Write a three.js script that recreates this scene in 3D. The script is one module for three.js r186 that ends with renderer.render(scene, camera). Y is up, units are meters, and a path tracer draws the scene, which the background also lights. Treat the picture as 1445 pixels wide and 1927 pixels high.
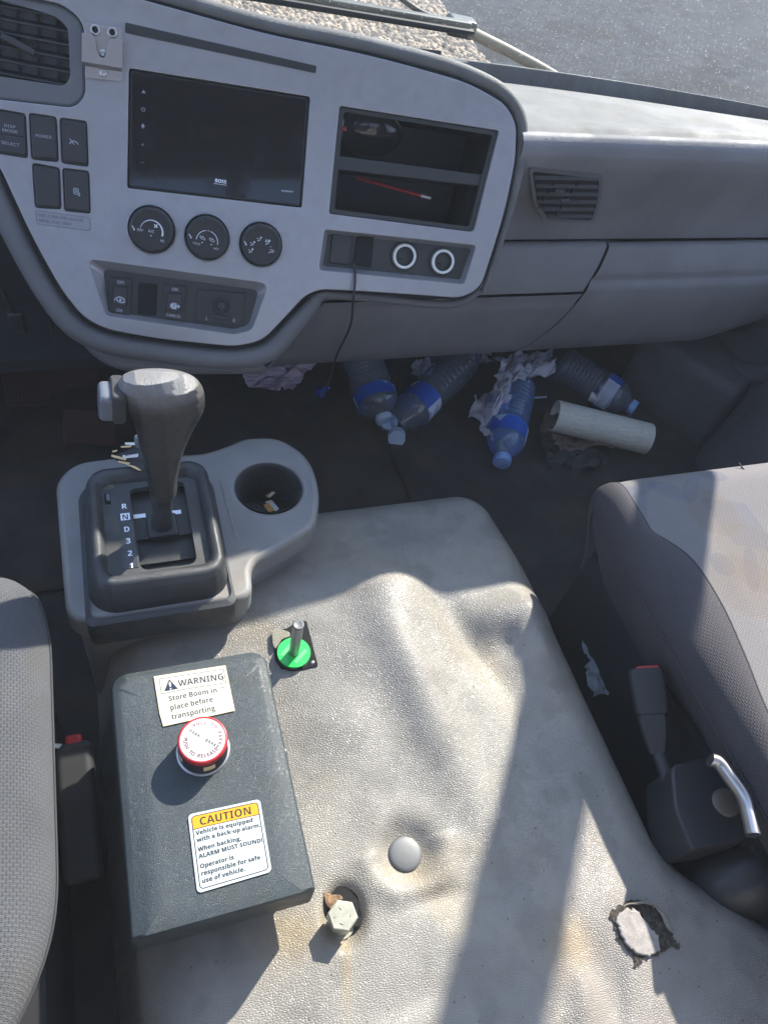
import * as THREE from 'three';
import { mergeGeometries, mergeVertices, toCreasedNormals } from 'three/addons/utils/BufferGeometryUtils.js';
import { RoundedBoxGeometry } from 'three/addons/geometries/RoundedBoxGeometry.js';

// ---------- camera, sky, sun, exposure ----------
const scene = new THREE.Scene();
const EYE = new THREE.Vector3(0, 0.74, 0);
const CR = new THREE.Vector3(0.94529, 0.16836, 0.27943), CD = new THREE.Vector3(-0.11897, -0.61966, 0.7758), CF = new THREE.Vector3(0.30376, -0.76661, -0.56572);
const camera = new THREE.PerspectiveCamera(69, 0.75, 0.02, 800);
camera.position.copy(EYE);
camera.up.copy(CD).negate();
camera.lookAt(EYE.clone().add(CF));
const SUN = new THREE.Vector3(0.616, 0.595, -0.517).normalize();      // high front right
{ // hazy summer sky, paler towards the horizon and brighter around the sun
  const W = 512, Hh = 256, d = new Float32Array(W * Hh * 4), v = new THREE.Vector3();
  for (let j = 0; j < Hh; j++) for (let i = 0; i < W; i++) {
    const lon = ((i + 0.5) / W - 0.5) * Math.PI * 2, lat = ((j + 0.5) / Hh - 0.5) * Math.PI; v.set(Math.cos(lat) * Math.cos(lon), Math.sin(lat), Math.cos(lat) * Math.sin(lon));
    const up = Math.max(0, v.y), h = Math.pow(1 - up, 2.2), c = Math.max(0, v.dot(SUN)), glow = 0.35 * Math.pow(c, 8) + 0.9 * Math.pow(c, 60), o = (j * W + i) * 4, g = v.y < 0 ? 0.45 : 1;
    d[o] = (0.145 + 0.245 * h + glow * 1.0) * g; d[o + 1] = (0.235 + 0.25 * h + glow * 0.97) * g; d[o + 2] = (0.43 + 0.24 * h + glow * 0.92) * g; d[o + 3] = 1;
  }
  const t = new THREE.DataTexture(d, W, Hh, THREE.RGBAFormat, THREE.FloatType); t.mapping = THREE.EquirectangularReflectionMapping; t.magFilter = t.minFilter = THREE.LinearFilter; t.needsUpdate = true;
  scene.background = t; scene.environment = t;
}
scene.fog = new THREE.FogExp2(0xdfe4ea, 0.015);                          // thin fog added to imitate the milky veil of lens flare
const sun = new THREE.DirectionalLight(new THREE.Color(1, 0.93, 0.83), 3.2);
sun.position.copy(SUN).multiplyScalar(8); sun.target.position.set(0, 0, 0); sun.name = 'sun';
sun.castShadow = true; sun.shadow.radius = 1.6; sun.shadow.mapSize.set(2048, 2048);
Object.assign(sun.shadow.camera, { left: -3, right: 3, top: 3, bottom: -3, near: 0.5, far: 30 });
scene.add(sun, sun.target);
const renderer = new THREE.WebGLRenderer({ antialias: true });
renderer.toneMapping = THREE.LinearToneMapping;
renderer.toneMappingExposure = 4.1;
renderer.shadowMap.enabled = true;

// ---------- helpers ----------
let seed = 7;
const rnd = () => { seed = (seed * 1664525 + 1013904223) >>> 0; return seed / 4294967296; };
const V = (x, y, z) => new THREE.Vector3(x, y, z);
const FOC = 1402;
const ray = (u, v) => V(0, 0, 0).addScaledVector(CR, (u - 722.5) / FOC).addScaledVector(CD, (v - 963.5) / FOC).add(CF);
const atY = (u, v, y) => { const d = ray(u, v); return EYE.clone().addScaledVector(d, (y - EYE.y) / d.y); };   // survey sight line onto a level plane
const atZ = (u, v, z) => { const d = ray(u, v); return EYE.clone().addScaledVector(d, (z - EYE.z) / d.z); };
const used = {};
function numbered(n) { const k = used[n] = (used[n] ?? -1) + 1; return k ? n + '_' + String(k).padStart(3, '0') : n; }
function tag(o, label, category, group, kind) { if (label) o.userData.label = label; if (category) o.userData.category = category; if (group) o.userData.group = group; if (kind) o.userData.kind = kind; return o; }
function mesh(name, geo, mat, parent = scene) {
  const m = new THREE.Mesh(geo, mat); m.name = parent === scene ? numbered(name) : name;
  m.castShadow = m.receiveShadow = true; parent.add(m); return m;
}
function thing(name, label, category, pos = V(0, 0, 0), group) {
  const g = new THREE.Group(); g.name = numbered(name); g.position.copy(pos); scene.add(g);
  return tag(g, label, category, group);
}
function struct(name, geo, mat) { const m = mesh(name, geo, mat); m.userData.kind = 'structure'; return m; }
const merge = (list) => mergeGeometries(list.map((g) => (g.index ? g.toNonIndexed() : g)).map((g) => { for (const k of Object.keys(g.attributes)) if (!['position', 'normal', 'uv'].includes(k)) g.deleteAttribute(k); return g; }));
const box = (x0, x1, y0, y1, z0, z1) => new THREE.BoxGeometry(x1 - x0, y1 - y0, z1 - z0).translate((x0 + x1) / 2, (y0 + y1) / 2, (z0 + z1) / 2);
const rbox = (w, h, d, r = 0.003, seg = 3) => new RoundedBoxGeometry(w, h, d, seg, Math.min(r, w / 2.01, h / 2.01, d / 2.01));
function rr(pts, r) {                                                    // polygon with rounded corners
  const n = pts.length, s = new THREE.Shape(), R = (i) => (Array.isArray(r) ? r[i] : r);
  for (let i = 0; i < n; i++) {
    const p = pts[i], a = pts[(i + n - 1) % n], b = pts[(i + 1) % n];
    const da = Math.hypot(a[0] - p[0], a[1] - p[1]), db = Math.hypot(b[0] - p[0], b[1] - p[1]), k = Math.min(R(i), da * 0.48, db * 0.48);
    const q = [p[0] + (a[0] - p[0]) / da * k, p[1] + (a[1] - p[1]) / da * k], e = [p[0] + (b[0] - p[0]) / db * k, p[1] + (b[1] - p[1]) / db * k];
    if (i) s.lineTo(...q); else s.moveTo(...q);
    if (k > 1e-6) s.quadraticCurveTo(p[0], p[1], ...e);
  }
  s.closePath(); return s;
}
function jag(pts, amp, n = 5, s = 1) {                                    // ragged outline: each edge broken into small uneven steps
  const out = []; pts.forEach((p, i) => { const q = pts[(i + 1) % pts.length]; for (let j = 0; j < n; j++) { const t = j / n, h = j ? amp : amp * 0.3; out.push([p[0] + (q[0] - p[0]) * t + h * (hash(i, j, s) - 0.5), p[1] + (q[1] - p[1]) * t + h * (hash(i, j, s + 7) - 0.5)]); } }); return out;
}
function rrPts(pts, r, k = 6) {                                           // the same outline as points, closed, of known count
  const n = pts.length, out = [], R = (i) => (Array.isArray(r) ? r[i] : r);
  for (let i = 0; i < n; i++) {
    const p = pts[i], a = pts[(i + n - 1) % n], b = pts[(i + 1) % n], da = Math.hypot(a[0] - p[0], a[1] - p[1]), db = Math.hypot(b[0] - p[0], b[1] - p[1]), q = Math.min(R(i), da * 0.48, db * 0.48);
    const s = [p[0] + (a[0] - p[0]) / da * q, p[1] + (a[1] - p[1]) / da * q], e = [p[0] + (b[0] - p[0]) / db * q, p[1] + (b[1] - p[1]) / db * q];
    for (let j = 0; j <= k; j++) { const t = j / k, u = 1 - t; out.push([u * u * s[0] + 2 * u * t * p[0] + t * t * e[0], u * u * s[1] + 2 * u * t * p[1] + t * t * e[1]]); }
  }
  out.push(out[0]); return out;
}
function ext(shape, z0, z1, b = 0.0015, curve = 12, seg = 2) {            // bevelled plate between z0 and z1
  const g = new THREE.ExtrudeGeometry(shape, { depth: Math.max(1e-5, z1 - z0 - 2 * b), bevelEnabled: b > 0, bevelThickness: b, bevelSize: b, bevelOffset: -b, bevelSegments: seg, curveSegments: curve });
  return g.translate(0, 0, z0 + b);
}
const upright = (g) => g.rotateX(-Math.PI / 2);                           // shape (x, -z) standing up along y
function grid(nu, nv, f, uvf) {                                           // sheet f(i / nu, j / nv) -> [x, y, z]
  const pos = [], uv = [], idx = [];
  for (let j = 0; j <= nv; j++) for (let i = 0; i <= nu; i++) { const p = f(i / nu, j / nv); pos.push(...p); uv.push(...(uvf ? uvf(i / nu, j / nv, p) : [p[0], p[2]])); }
  for (let j = 0; j < nv; j++) for (let i = 0; i < nu; i++) { const a = j * (nu + 1) + i, b = a + 1, c = a + nu + 1, d = c + 1; idx.push(a, c, b, b, c, d); }
  const g = new THREE.BufferGeometry();
  g.setAttribute('position', new THREE.Float32BufferAttribute(pos, 3)); g.setAttribute('uv', new THREE.Float32BufferAttribute(uv, 2)); g.setIndex(idx); g.computeVertexNormals();
  return g;
}
function loft(rings, { cap0 = false, cap1 = true, crease = 0.7, uvf } = {}) {   // rings of equal counts, closed around
  const pos = [], uv = [], idx = [], n = rings[0].length;
  rings.forEach((r, k) => { for (let i = 0; i <= n; i++) { const p = r[i % n]; pos.push(...p); uv.push(...(uvf ? uvf(p, i / n, k) : [p[0] + p[1] * 0.3, p[2] + p[1]])); } });
  for (let k = 0; k + 1 < rings.length; k++) for (let i = 0; i < n; i++) { const a = k * (n + 1) + i, b = a + 1, c = a + n + 1, d = c + 1; idx.push(a, b, c, b, d, c); }
  const cap = (k, flip) => { const r = rings[k], c = r.reduce((s, p) => [s[0] + p[0] / n, s[1] + p[1] / n, s[2] + p[2] / n], [0, 0, 0]), at = pos.length / 3; pos.push(...c); uv.push(...(uvf ? uvf(c, 0.5, k) : [c[0] + c[1] * 0.3, c[2] + c[1]])); for (let i = 0; i < n; i++) { const a = k * (n + 1) + i; idx.push(...(flip ? [at, a + 1, a] : [at, a, a + 1])); } };
  if (cap0) cap(0, true); if (cap1) cap(rings.length - 1, false);
  let g = new THREE.BufferGeometry();
  g.setAttribute('position', new THREE.Float32BufferAttribute(pos, 3)); g.setAttribute('uv', new THREE.Float32BufferAttribute(uv, 2)); g.setIndex(idx);
  g.computeVertexNormals();
  return toCreasedNormals(g, crease);
}
function rectRing(x0, x1, z0, z1, y, r, k = 6) {                          // rounded rectangle seen from above; y a number or y(x, z)
  const out = [], Y = typeof y === 'function' ? y : () => y, rs = Array.isArray(r) ? r : [r, r, r, r];
  [[x1, z1, 1, 1, 0], [x1, z0, 1, -1, 1], [x0, z0, -1, -1, 2], [x0, z1, -1, 1, 3]].forEach(([x, z, sx, sz, q]) => {
    for (let i = 0; i <= k; i++) {
      const t = i / k * Math.PI / 2, c = Math.cos(t), s = Math.sin(t), R = rs[q];
      const [ax, az] = (q % 2 === 0) ? [sx * s, sz * c] : [sx * c, sz * s];
      const px = x - sx * R + ax * R, pz = z - sz * R + az * R; out.push([px, Y(px, pz), pz]);
    }
  });
  return out;
}
const tube = (pts, r, n = 40, k = 8, closed = false) => new THREE.TubeGeometry(new THREE.CatmullRomCurve3(pts.map((p) => (p.isVector3 ? p : V(...p))), closed, 'centripetal'), n, r, k, closed);
function vtube(pts, radius, n = 120, k = 12) {                            // tube whose radius changes along it
  const c = new THREE.CatmullRomCurve3(pts.map((p) => (p.isVector3 ? p : V(...p))), false, 'centripetal'), F = c.computeFrenetFrames(n, false);
  return grid(n, k, (s, t) => { const i = Math.round(s * n), p = c.getPointAt(s), a = t * Math.PI * 2, r = radius(s), N = F.normals[i], B = F.binormals[i]; return [p.x + r * (Math.cos(a) * N.x + Math.sin(a) * B.x), p.y + r * (Math.cos(a) * N.y + Math.sin(a) * B.y), p.z + r * (Math.cos(a) * N.z + Math.sin(a) * B.z)]; }, (s, t) => [s * 0.6, t * 0.05]);
}
function aim(g, a, b) { const d = b.clone().sub(a), q = new THREE.Quaternion().setFromUnitVectors(V(0, 1, 0), d.clone().normalize()); return g.applyQuaternion(q).translate(a.x, a.y, a.z); }   // y axis of g from a to b
const track = (pts) => { const c = new THREE.CatmullRomCurve3(pts.map((p) => V(p[0], p[1], 0)), false, 'centripetal').getPoints(240); return (k) => { const up = c[0].x < c[240].x; for (let i = 0; i < 240; i++) { const a = c[i], b = c[i + 1]; if (up ? k <= b.x : k >= b.x) return a.x === b.x ? a.y : lerp(a.y, b.y, clamp((k - a.x) / (b.x - a.x), 0, 1)); } return c[240].y; }; };   // smooth curve through (key, value) pairs
const smooth = THREE.MathUtils.smoothstep, clamp = THREE.MathUtils.clamp, lerp = THREE.MathUtils.lerp;
const gauss = (x, z, cx, cz, sx, sz, turn = 0) => { const c = Math.cos(turn), s = Math.sin(turn), dx = x - cx, dz = z - cz, a = (dx * c + dz * s) / sx, b = (-dx * s + dz * c) / sz; return Math.exp(-a * a - b * b); };

// ---------- noise and textures ----------
const hash = (x, y, s = 0) => { let h = (x * 374761393 + y * 668265263 + s * 2147483647) | 0; h = Math.imul(h ^ (h >>> 13), 1274126177); h ^= h >>> 16; return (h >>> 0) / 4294967296; };
function vnoise(x, y, per, s = 0) {                                       // tiles every per cells
  const xi = Math.floor(x), yi = Math.floor(y), fx = x - xi, fy = y - yi, u = fx * fx * (3 - 2 * fx), v = fy * fy * (3 - 2 * fy), w = (a) => ((a % per) + per) % per;
  const a = hash(w(xi), w(yi), s), b = hash(w(xi + 1), w(yi), s), c = hash(w(xi), w(yi + 1), s), d = hash(w(xi + 1), w(yi + 1), s);
  return a + (b - a) * u + (c - a) * v + (a - b - c + d) * u * v;
}
const fbm = (x, y, per, oct = 4, s = 0) => { let t = 0, a = 0.5, n = 0; for (let i = 0; i < oct; i++) { t += a * vnoise(x, y, per, s + i); n += a; x *= 2; y *= 2; per *= 2; a *= 0.5; } return t / n; };
function cells(x, y, per, s = 0) {                                        // distance to nearest and second nearest seed
  const xi = Math.floor(x), yi = Math.floor(y); let d1 = 9, d2 = 9, w = (a) => ((a % per) + per) % per;
  for (let j = -1; j <= 1; j++) for (let i = -1; i <= 1; i++) { const px = xi + i + hash(w(xi + i), w(yi + j), s), py = yi + j + hash(w(xi + i), w(yi + j), s + 9), d = Math.hypot(px - x, py - y); if (d < d1) { d2 = d1; d1 = d; } else if (d < d2) d2 = d; }
  return [d1, d2];
}
function tex(n, f, srgb = false, rep) {
  const d = new Uint8Array(n * n * 4);
  for (let j = 0; j < n; j++) for (let i = 0; i < n; i++) { const c = f(i / n, j / n), o = (j * n + i) * 4; if (typeof c === 'number') d[o] = d[o + 1] = d[o + 2] = clamp(c, 0, 1) * 255; else for (let k = 0; k < 3; k++) d[o + k] = clamp(c[k], 0, 1) * 255; d[o + 3] = Array.isArray(c) && c.length > 3 ? clamp(c[3], 0, 1) * 255 : 255; }
  const t = new THREE.DataTexture(d, n, n, THREE.RGBAFormat); t.wrapS = t.wrapT = THREE.RepeatWrapping; t.magFilter = THREE.LinearFilter; t.minFilter = THREE.LinearMipmapLinearFilter; t.generateMipmaps = true;
  if (srgb) t.colorSpace = THREE.SRGBColorSpace; if (rep) t.repeat.set(1 / rep, 1 / rep); t.needsUpdate = true; return t;
}
const again = (t, size) => { const c = t.clone(); c.repeat.set(1 / size, 1 / size); c.needsUpdate = true; return c; };   // the same picture at another size in metres
// pebbled vinyl: short interlocking dashes like the print of a coarse cloth
const matBump = tex(1024, (u, v) => { const [a, b] = cells(u * 34 + 0.35 * vnoise(u * 40, v * 40, 40, 3), v * 58, 1e6, 4); const e = smooth(b - a, 0.02, 0.42); const [c, d] = cells(u * 60, v * 44, 1e6, 8); return 0.72 * e + 0.2 * smooth(d - c, 0.03, 0.4) + 0.08 * vnoise(u * 256, v * 256, 256, 2); });
const leatherBump = tex(512, (u, v) => { const [a, b] = cells(u * 40 + vnoise(u * 16, v * 16, 16, 5), v * 40 + vnoise(u * 16, v * 16, 16, 6), 1e6, 14); return 0.8 * smooth(b - a, 0, 0.5) + 0.2 * fbm(u * 32, v * 32, 32, 3, 1); });
const weaveBump = tex(512, (u, v) => { const n = 32, x = u * n, y = v * n, c = (Math.floor(x) + Math.floor(y)) % 2, fx = x % 1 - 0.5, fy = y % 1 - 0.5; const k = c ? Math.cos(fx * Math.PI) * (0.75 + 0.25 * Math.cos(fy * 6.28 * 2)) : Math.cos(fy * Math.PI) * (0.45 + 0.15 * Math.cos(fx * 6.28 * 2)); return k * 0.9 + 0.1 * vnoise(u * 128, v * 128, 128, 3); });
const fineBump = tex(256, (u, v) => 0.6 * fbm(u * 32, v * 32, 32, 3, 11) + 0.4 * vnoise(u * 128, v * 128, 128, 12));
const creaseBump = tex(512, (u, v) => { const w = u + 0.06 * fbm(u * 6, v * 6, 6, 3, 40); const [a, b] = cells(w * 26, v * 9 + 2 * u, 1e6, 41); return smooth(b - a, 0, 0.35) * 0.8 + 0.2 * fbm(u * 24, v * 24, 24, 3, 42); });
const tint = (n, base, amt, per, s, rep, warm = 0) => tex(n, (u, v) => { const k = 1 + amt * (fbm(u * per, v * per, per, 5, s) - 0.5) * 2, w = warm * smooth(fbm(u * per, v * per, per, 4, s + 20), 0.52, 0.75); return [base[0] * k * (1 + 0.1 * w), base[1] * k * (1 - 0.08 * w), base[2] * k * (1 - 0.35 * w)]; }, true, rep);
const roughTex = (lo, hi, per, s, rep) => tex(256, (u, v) => { const k = fbm(u * per, v * per, per, 5, s); return lerp(lo, hi, smooth(k, 0.3, 0.7)); }, false, rep);

const std = (o) => new THREE.MeshStandardMaterial({ side: THREE.DoubleSide, ...o });
const phys = (o) => new THREE.MeshPhysicalMaterial({ side: THREE.DoubleSide, ...o });
const rgb = (r, g, b) => new THREE.Color().setRGB(r, g, b);
const M = {
  silver: std({ map: tint(512, [0.585, 0.58, 0.595], 0.03, 40, 30, 0.3), metalness: 0.55, roughnessMap: roughTex(0.34, 0.42, 30, 31, 0.2), roughness: 1, bumpMap: again(fineBump, 0.03), bumpScale: 0.00005 }),
  dash: std({ map: tint(256, [0.43, 0.425, 0.435], 0.12, 6, 33, 0.4), roughnessMap: roughTex(0.5, 0.68, 8, 34, 0.3), roughness: 1, bumpMap: again(leatherBump, 0.05), bumpScale: 0.00025 }),
  dashTop: std({ map: tint(512, [0.37, 0.37, 0.365], 0.1, 30, 35, 0.5, 0.15), roughnessMap: roughTex(0.62, 0.74, 8, 36, 0.4), roughness: 1, bumpMap: again(leatherBump, 0.05), bumpScale: 0.0003 }),
  shroud: std({ map: tint(256, [0.35, 0.35, 0.36], 0.1, 6, 38, 0.4), roughness: 0.55, bumpMap: again(leatherBump, 0.04), bumpScale: 0.0002 }),
  vent: std({ color: rgb(0.018, 0.0185, 0.02), roughness: 0.5, bumpMap: again(fineBump, 0.02), bumpScale: 0.00008 }),
  black: std({ map: tint(128, [0.16, 0.165, 0.17], 0.15, 6, 39, 0.2), roughness: 0.48, bumpMap: again(fineBump, 0.02), bumpScale: 0.00006 }),
  hole: std({ color: rgb(0.004, 0.004, 0.005), roughness: 0.9 }),
  gloss: phys({ color: rgb(0.006, 0.007, 0.01), roughnessMap: tex(256, (u, v) => { const a = fbm(u * 7, v * 7, 7, 4, 150); return 0.05 + 0.07 * smooth(a, 0.5, 0.75) + 0.03 * vnoise(u * 60, v * 6, 60, 151) * smooth(a, 0.4, 0.6); }, false, 0.11), roughness: 1, specularIntensity: 0.85 }),
  gate: std({ map: tint(256, [0.24, 0.245, 0.25], 0.25, 8, 43, 0.12, 0.15), roughness: 0.72, bumpMap: again(fineBump, 0.02), bumpScale: 0.0001 }),
  console: std({ map: tint(256, [0.48, 0.475, 0.475], 0.12, 6, 44, 0.3, 0.2), roughness: 0.5, bumpMap: again(leatherBump, 0.03), bumpScale: 0.00012 }),
  bezel: std({ map: tint(256, [0.21, 0.215, 0.225], 0.22, 8, 45, 0.2, 0.2), roughnessMap: roughTex(0.38, 0.6, 8, 46, 0.1), roughness: 1, bumpMap: again(leatherBump, 0.03), bumpScale: 0.00012 }),
  strip: std({ color: rgb(0.03, 0.032, 0.037), roughness: 0.35 }),
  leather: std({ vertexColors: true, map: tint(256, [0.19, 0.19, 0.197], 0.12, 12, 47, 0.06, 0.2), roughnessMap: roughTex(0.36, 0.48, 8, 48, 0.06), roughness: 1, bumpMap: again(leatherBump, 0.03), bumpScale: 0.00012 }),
  button: std({ color: rgb(0.12, 0.13, 0.15), roughness: 0.28 }),
  white: std({ color: rgb(0.75, 0.76, 0.78), roughness: 0.5 }),
  lid: phys({ map: tint(512, [0.205, 0.235, 0.25], 0.08, 10, 49, 0.25, 0.15), roughnessMap: roughTex(0.42, 0.52, 8, 50, 0.15), roughness: 1, bumpMap: again(leatherBump, 0.04), bumpScale: 0.0002 }),
  steel: std({ color: rgb(0.42, 0.4, 0.4), metalness: 0.9, roughness: 0.34 }),
  zinc: std({ map: tint(128, [0.64, 0.63, 0.57], 0.1, 8, 52, 0.03), metalness: 0.55, roughness: 0.48 }),
  satin: std({ map: tint(256, [0.42, 0.42, 0.42], 0.12, 12, 53, 0.03), metalness: 0.4, roughness: 0.55 }),
  rod: std({ color: rgb(0.3, 0.31, 0.32), metalness: 0.7, roughness: 0.4 }),
  red: std({ color: rgb(0.42, 0.02, 0.024), roughness: 0.35 }),
  green: phys({ color: rgb(0.005, 0.52, 0.07), roughness: 0.35, clearcoat: 0.4, clearcoatRoughness: 0.2 }),
  seat: std({ map: tint(256, [0.3, 0.302, 0.315], 0.14, 8, 55, 0.4, 0.12), roughness: 0.85, bumpMap: again(weaveBump, 0.09), bumpScale: 0.0009 }),
  seatDark: std({ map: tint(256, [0.235, 0.225, 0.24], 0.1, 8, 56, 0.4), roughness: 0.88, bumpMap: again(weaveBump, 0.085), bumpScale: 0.0006 }),
  piping: std({ color: rgb(0.03, 0.03, 0.033), roughness: 0.8 }),
  plastic: std({ color: rgb(0.022, 0.022, 0.025), roughness: 0.45, bumpMap: again(fineBump, 0.02), bumpScale: 0.00006 }),
  carpet: std({ map: tint(256, [0.19, 0.18, 0.175], 0.3, 12, 57, 0.35, 0.6), roughness: 0.95, bumpMap: again(fineBump, 0.05), bumpScale: 0.0012 }),
  trim: std({ map: tint(128, [0.3, 0.3, 0.31], 0.08, 6, 58, 0.5), roughness: 0.6, bumpMap: again(leatherBump, 0.05), bumpScale: 0.0002 }),
  liner: std({ color: rgb(0.55, 0.55, 0.54), roughness: 0.9 }),
  rubber: std({ color: rgb(0.02, 0.02, 0.022), roughness: 0.65 }),
  rust: std({ map: tint(128, [0.22, 0.12, 0.105], 0.3, 10, 59, 0.12), roughness: 0.8, bumpMap: again(fineBump, 0.03), bumpScale: 0.0004 }),
};
// ---------- outdoors ----------
const roadTex = tex(512, (u, v) => { const n = fbm(u * 40, v * 40, 40, 4, 70), t = smooth(Math.abs(((v * 5 + 0.12 * fbm(u * 8, v * 8, 8, 3, 71)) % 1) - 0.5), 0.2, 0.32), tread = 0.5 + 0.5 * Math.sin((u * 44 + v * 30) * 6.283); const k = 0.1 + 0.16 * (n - 0.35) + 0.03 * t + 0.05 * (1 - t) * tread * fbm(u * 9, v * 9, 9, 3, 73) * 2 - 0.07 * smooth(fbm(u * 5, v * 5, 5, 4, 74), 0.5, 0.65); return [k * 0.95, k, k * 1.08]; }, true, 2.4);
const soilTex = tex(512, (u, v) => { const n = fbm(u * 48, v * 48, 48, 4, 72); return [0.56 + 0.2 * n, 0.5 + 0.2 * n, 0.42 + 0.18 * n]; }, true, 1.2);
struct('ground', grid(40, 40, (s, t) => [-60 + 120 * s, -1.6, -110 + 125 * t]), phys({ map: soilTex, roughness: 0.95, specularIntensity: 0.1 }));
struct('road', grid(8, 60, (s, t) => { const z = -80 + 92 * t; return [lerp(3.15 + 0.12 * Math.sin(z * 2.1) + 0.06 * Math.sin(z * 5.3), 60, s), -1.594, z]; }), phys({ map: roadTex, specularIntensity: 0.1, roughness: 0.95, bumpMap: again(fineBump, 0.4), bumpScale: 0.004 }));
{ // gravel beside the road
  const g = new THREE.IcosahedronGeometry(1, 1), p = g.attributes.position;
  for (let i = 0; i < p.count; i++) { const k = 0.8 + 0.35 * hash(Math.round(p.getX(i) * 50), Math.round(p.getY(i) * 50 + p.getZ(i) * 90), 2); p.setXYZ(i, p.getX(i) * k, p.getY(i) * k * 0.7, p.getZ(i) * k); }
  g.computeVertexNormals();
  const n = 44000, im = new THREE.InstancedMesh(g, std({ color: 0xffffff, roughness: 0.85 }), n), m = new THREE.Matrix4(), q = new THREE.Quaternion(), c = new THREE.Color();
  for (let i = 0; i < n; i++) {
    const z = -11 + 6.2 * rnd(), x = -3.2 + 6.4 * rnd(), r = 0.016 + 0.02 * rnd() * rnd() + 0.008 * rnd();
    q.setFromEuler(new THREE.Euler(rnd() * 6, rnd() * 6, rnd() * 6)); m.compose(V(x, -1.598 + r * 0.35, z), q, V(r, r, r * (0.7 + 0.5 * rnd()))); im.setMatrixAt(i, m);
    const k = rnd(), w = 0.75 + 0.5 * rnd(); c.setRGB((0.27 + 0.13 * k) * w, (0.2 + 0.1 * k) * w, (0.125 + 0.07 * k) * w); im.setColorAt(i, c);
  }
  im.name = 'gravel'; scene.add(im); im.castShadow = im.receiveShadow = true; tag(im, 'cream and brown pebbles lying on the ground beyond the windshield', 'gravel', null, 'stuff');
}

// ---------- cab shell ----------
const glassBase = (x) => { const d = (x - 0.21) / 0.79; return -1.045 + 0.15 * d * d; };
const XL = -0.68, XR = 1.1;
function bar(a, b, w, d, axis) {                                          // square post from a to b
  const g = new THREE.BoxGeometry(w, a.distanceTo(b), d).translate(0, a.distanceTo(b) / 2, 0);
  void axis; return aim(g, a, b);
}
struct('roof', merge([box(XL, XR, 1.4, 1.45, -0.28, 0.8), bar(V(XL, 1.385, -0.265), V(XR, 1.385, -0.265), 0.06, 0.06)]), M.liner);
struct('cowl', grid(40, 1, (s, t) => { const x = lerp(XL, XR, s); return [x, lerp(0.3435, 0.235, t), lerp(glassBase(x) + 0.004, -1.125, t)]; }), M.plastic);
struct('cab_floor', box(XL, XR, -0.2, -0.16, -1.14, 0.8), M.carpet);
struct('firewall', merge([box(XL, XR, -0.16, 0.24, -1.14, -1.1)]), M.carpet);
struct('rear_wall', merge([box(XL, XR, -0.16, 0.78, 0.75, 0.8), box(XL, XR, 1.22, 1.4, 0.75, 0.8), box(XL, XL + 0.25, 0.78, 1.22, 0.75, 0.8), box(XR - 0.25, XR, 0.78, 1.22, 0.75, 0.8), box(0.12, 0.18, 0.78, 1.22, 0.75, 0.8)]), M.liner);  // middle window post is added, unseen, to split the reflection in the screen
function door(name, x, s) {
  const x2 = x + s * 0.05, a = Math.min(x, x2), b = Math.max(x, x2);
  return struct(name, merge([box(a, b, -0.2, 0.26, -1.12, 0.8), box(a, b, 1.33, 1.4, -0.3, 0.8), box(a, b, 0.26, 1.33, 0.34, 0.8), box(a, b, 0.26, 0.352, -1.05, -0.8)]), M.trim);
}
door('door_right', XR, 1); door('door_left', XL, -1);
// windshield pillars, raked back from the dash to the roof
const pillar = (x0, x1) => loft([[0.3, -0.9], [0.7, -0.665], [1.15, -0.4], [1.38, -0.267]].map(([y, z]) => { const k = (y - 0.38) / 0.77, c = lerp(x0, x1, k); return rectRing(c - 0.042, c + 0.046, z - 0.03 , z + 0.03, y, 0.018); }), { cap0: true });
struct('pillar_right', pillar(1.02, 0.962), M.trim);
struct('pillar_left', pillar(-0.61, -0.56), M.trim);

// windshield: curved thin pane between cowl and roof edge
const glassAt = (s, t, off = 0) => { const x = lerp(-0.6, 1.02, s), zb = glassBase(x) - 0.012, xt = lerp(-0.57, 0.98, s), d = (xt - 0.21) / 0.76; return [lerp(x, xt, t), lerp(0.345, 1.39, t) + off * 0.45, lerp(zb, -0.335 + 0.06 * d * d, t) + off * 0.9]; };
const windshield = thing('windshield', 'dusty windshield of the cab above the dashboard', 'windshield', V(0, 0, 0));
mesh('pane', grid(40, 20, (s, t) => glassAt(s, t)), phys({ color: rgb(0.93, 0.96, 0.95), transmission: 1, thickness: 0, roughness: 0, ior: 1.45, specularIntensity: 0.12 }), windshield);
const dustTex = tex(1024, (u, v) => {
  const [a] = cells(u * 90, v * 90, 1e6, 80), [b] = cells(u * 46, v * 40, 1e6, 81), h = hash(Math.floor(u * 90), Math.floor(v * 90), 5);
  const streak = fbm(u * 70, v * 5, 70, 3, 82);
  const k = 0.008 + 0.035 * fbm(u * 6, v * 6, 6, 4, 83) + 0.015 * streak + 0.5 * (1 - smooth(a, 0.05, 0.12)) * (h > 0.86 ? 1 : h > 0.7 ? 0.25 : 0) + 0.4 * (1 - smooth(b, 0.03, 0.03 + 0.06 * h));
  return [0.9, 0.88, 0.84, k];
}, true, 0.45);
const dust = mesh('dust', grid(40, 20, (s, t) => glassAt(s, t, 0.002), (s, t) => [s * 1.6, t * 1.2]), phys({ map: dustTex, transparent: true, transmission: 0.55, thickness: 0, roughness: 1 }), windshield);
dust.userData.kind = 'stuff';
mesh('seal', tube(Array.from({ length: 24 }, (_, i) => { const p = glassAt(i / 23, 0.012); return V(p[0], p[1] - 0.002, p[2] + 0.004); }), 0.0035, 90, 8), M.rubber, windshield);

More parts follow.
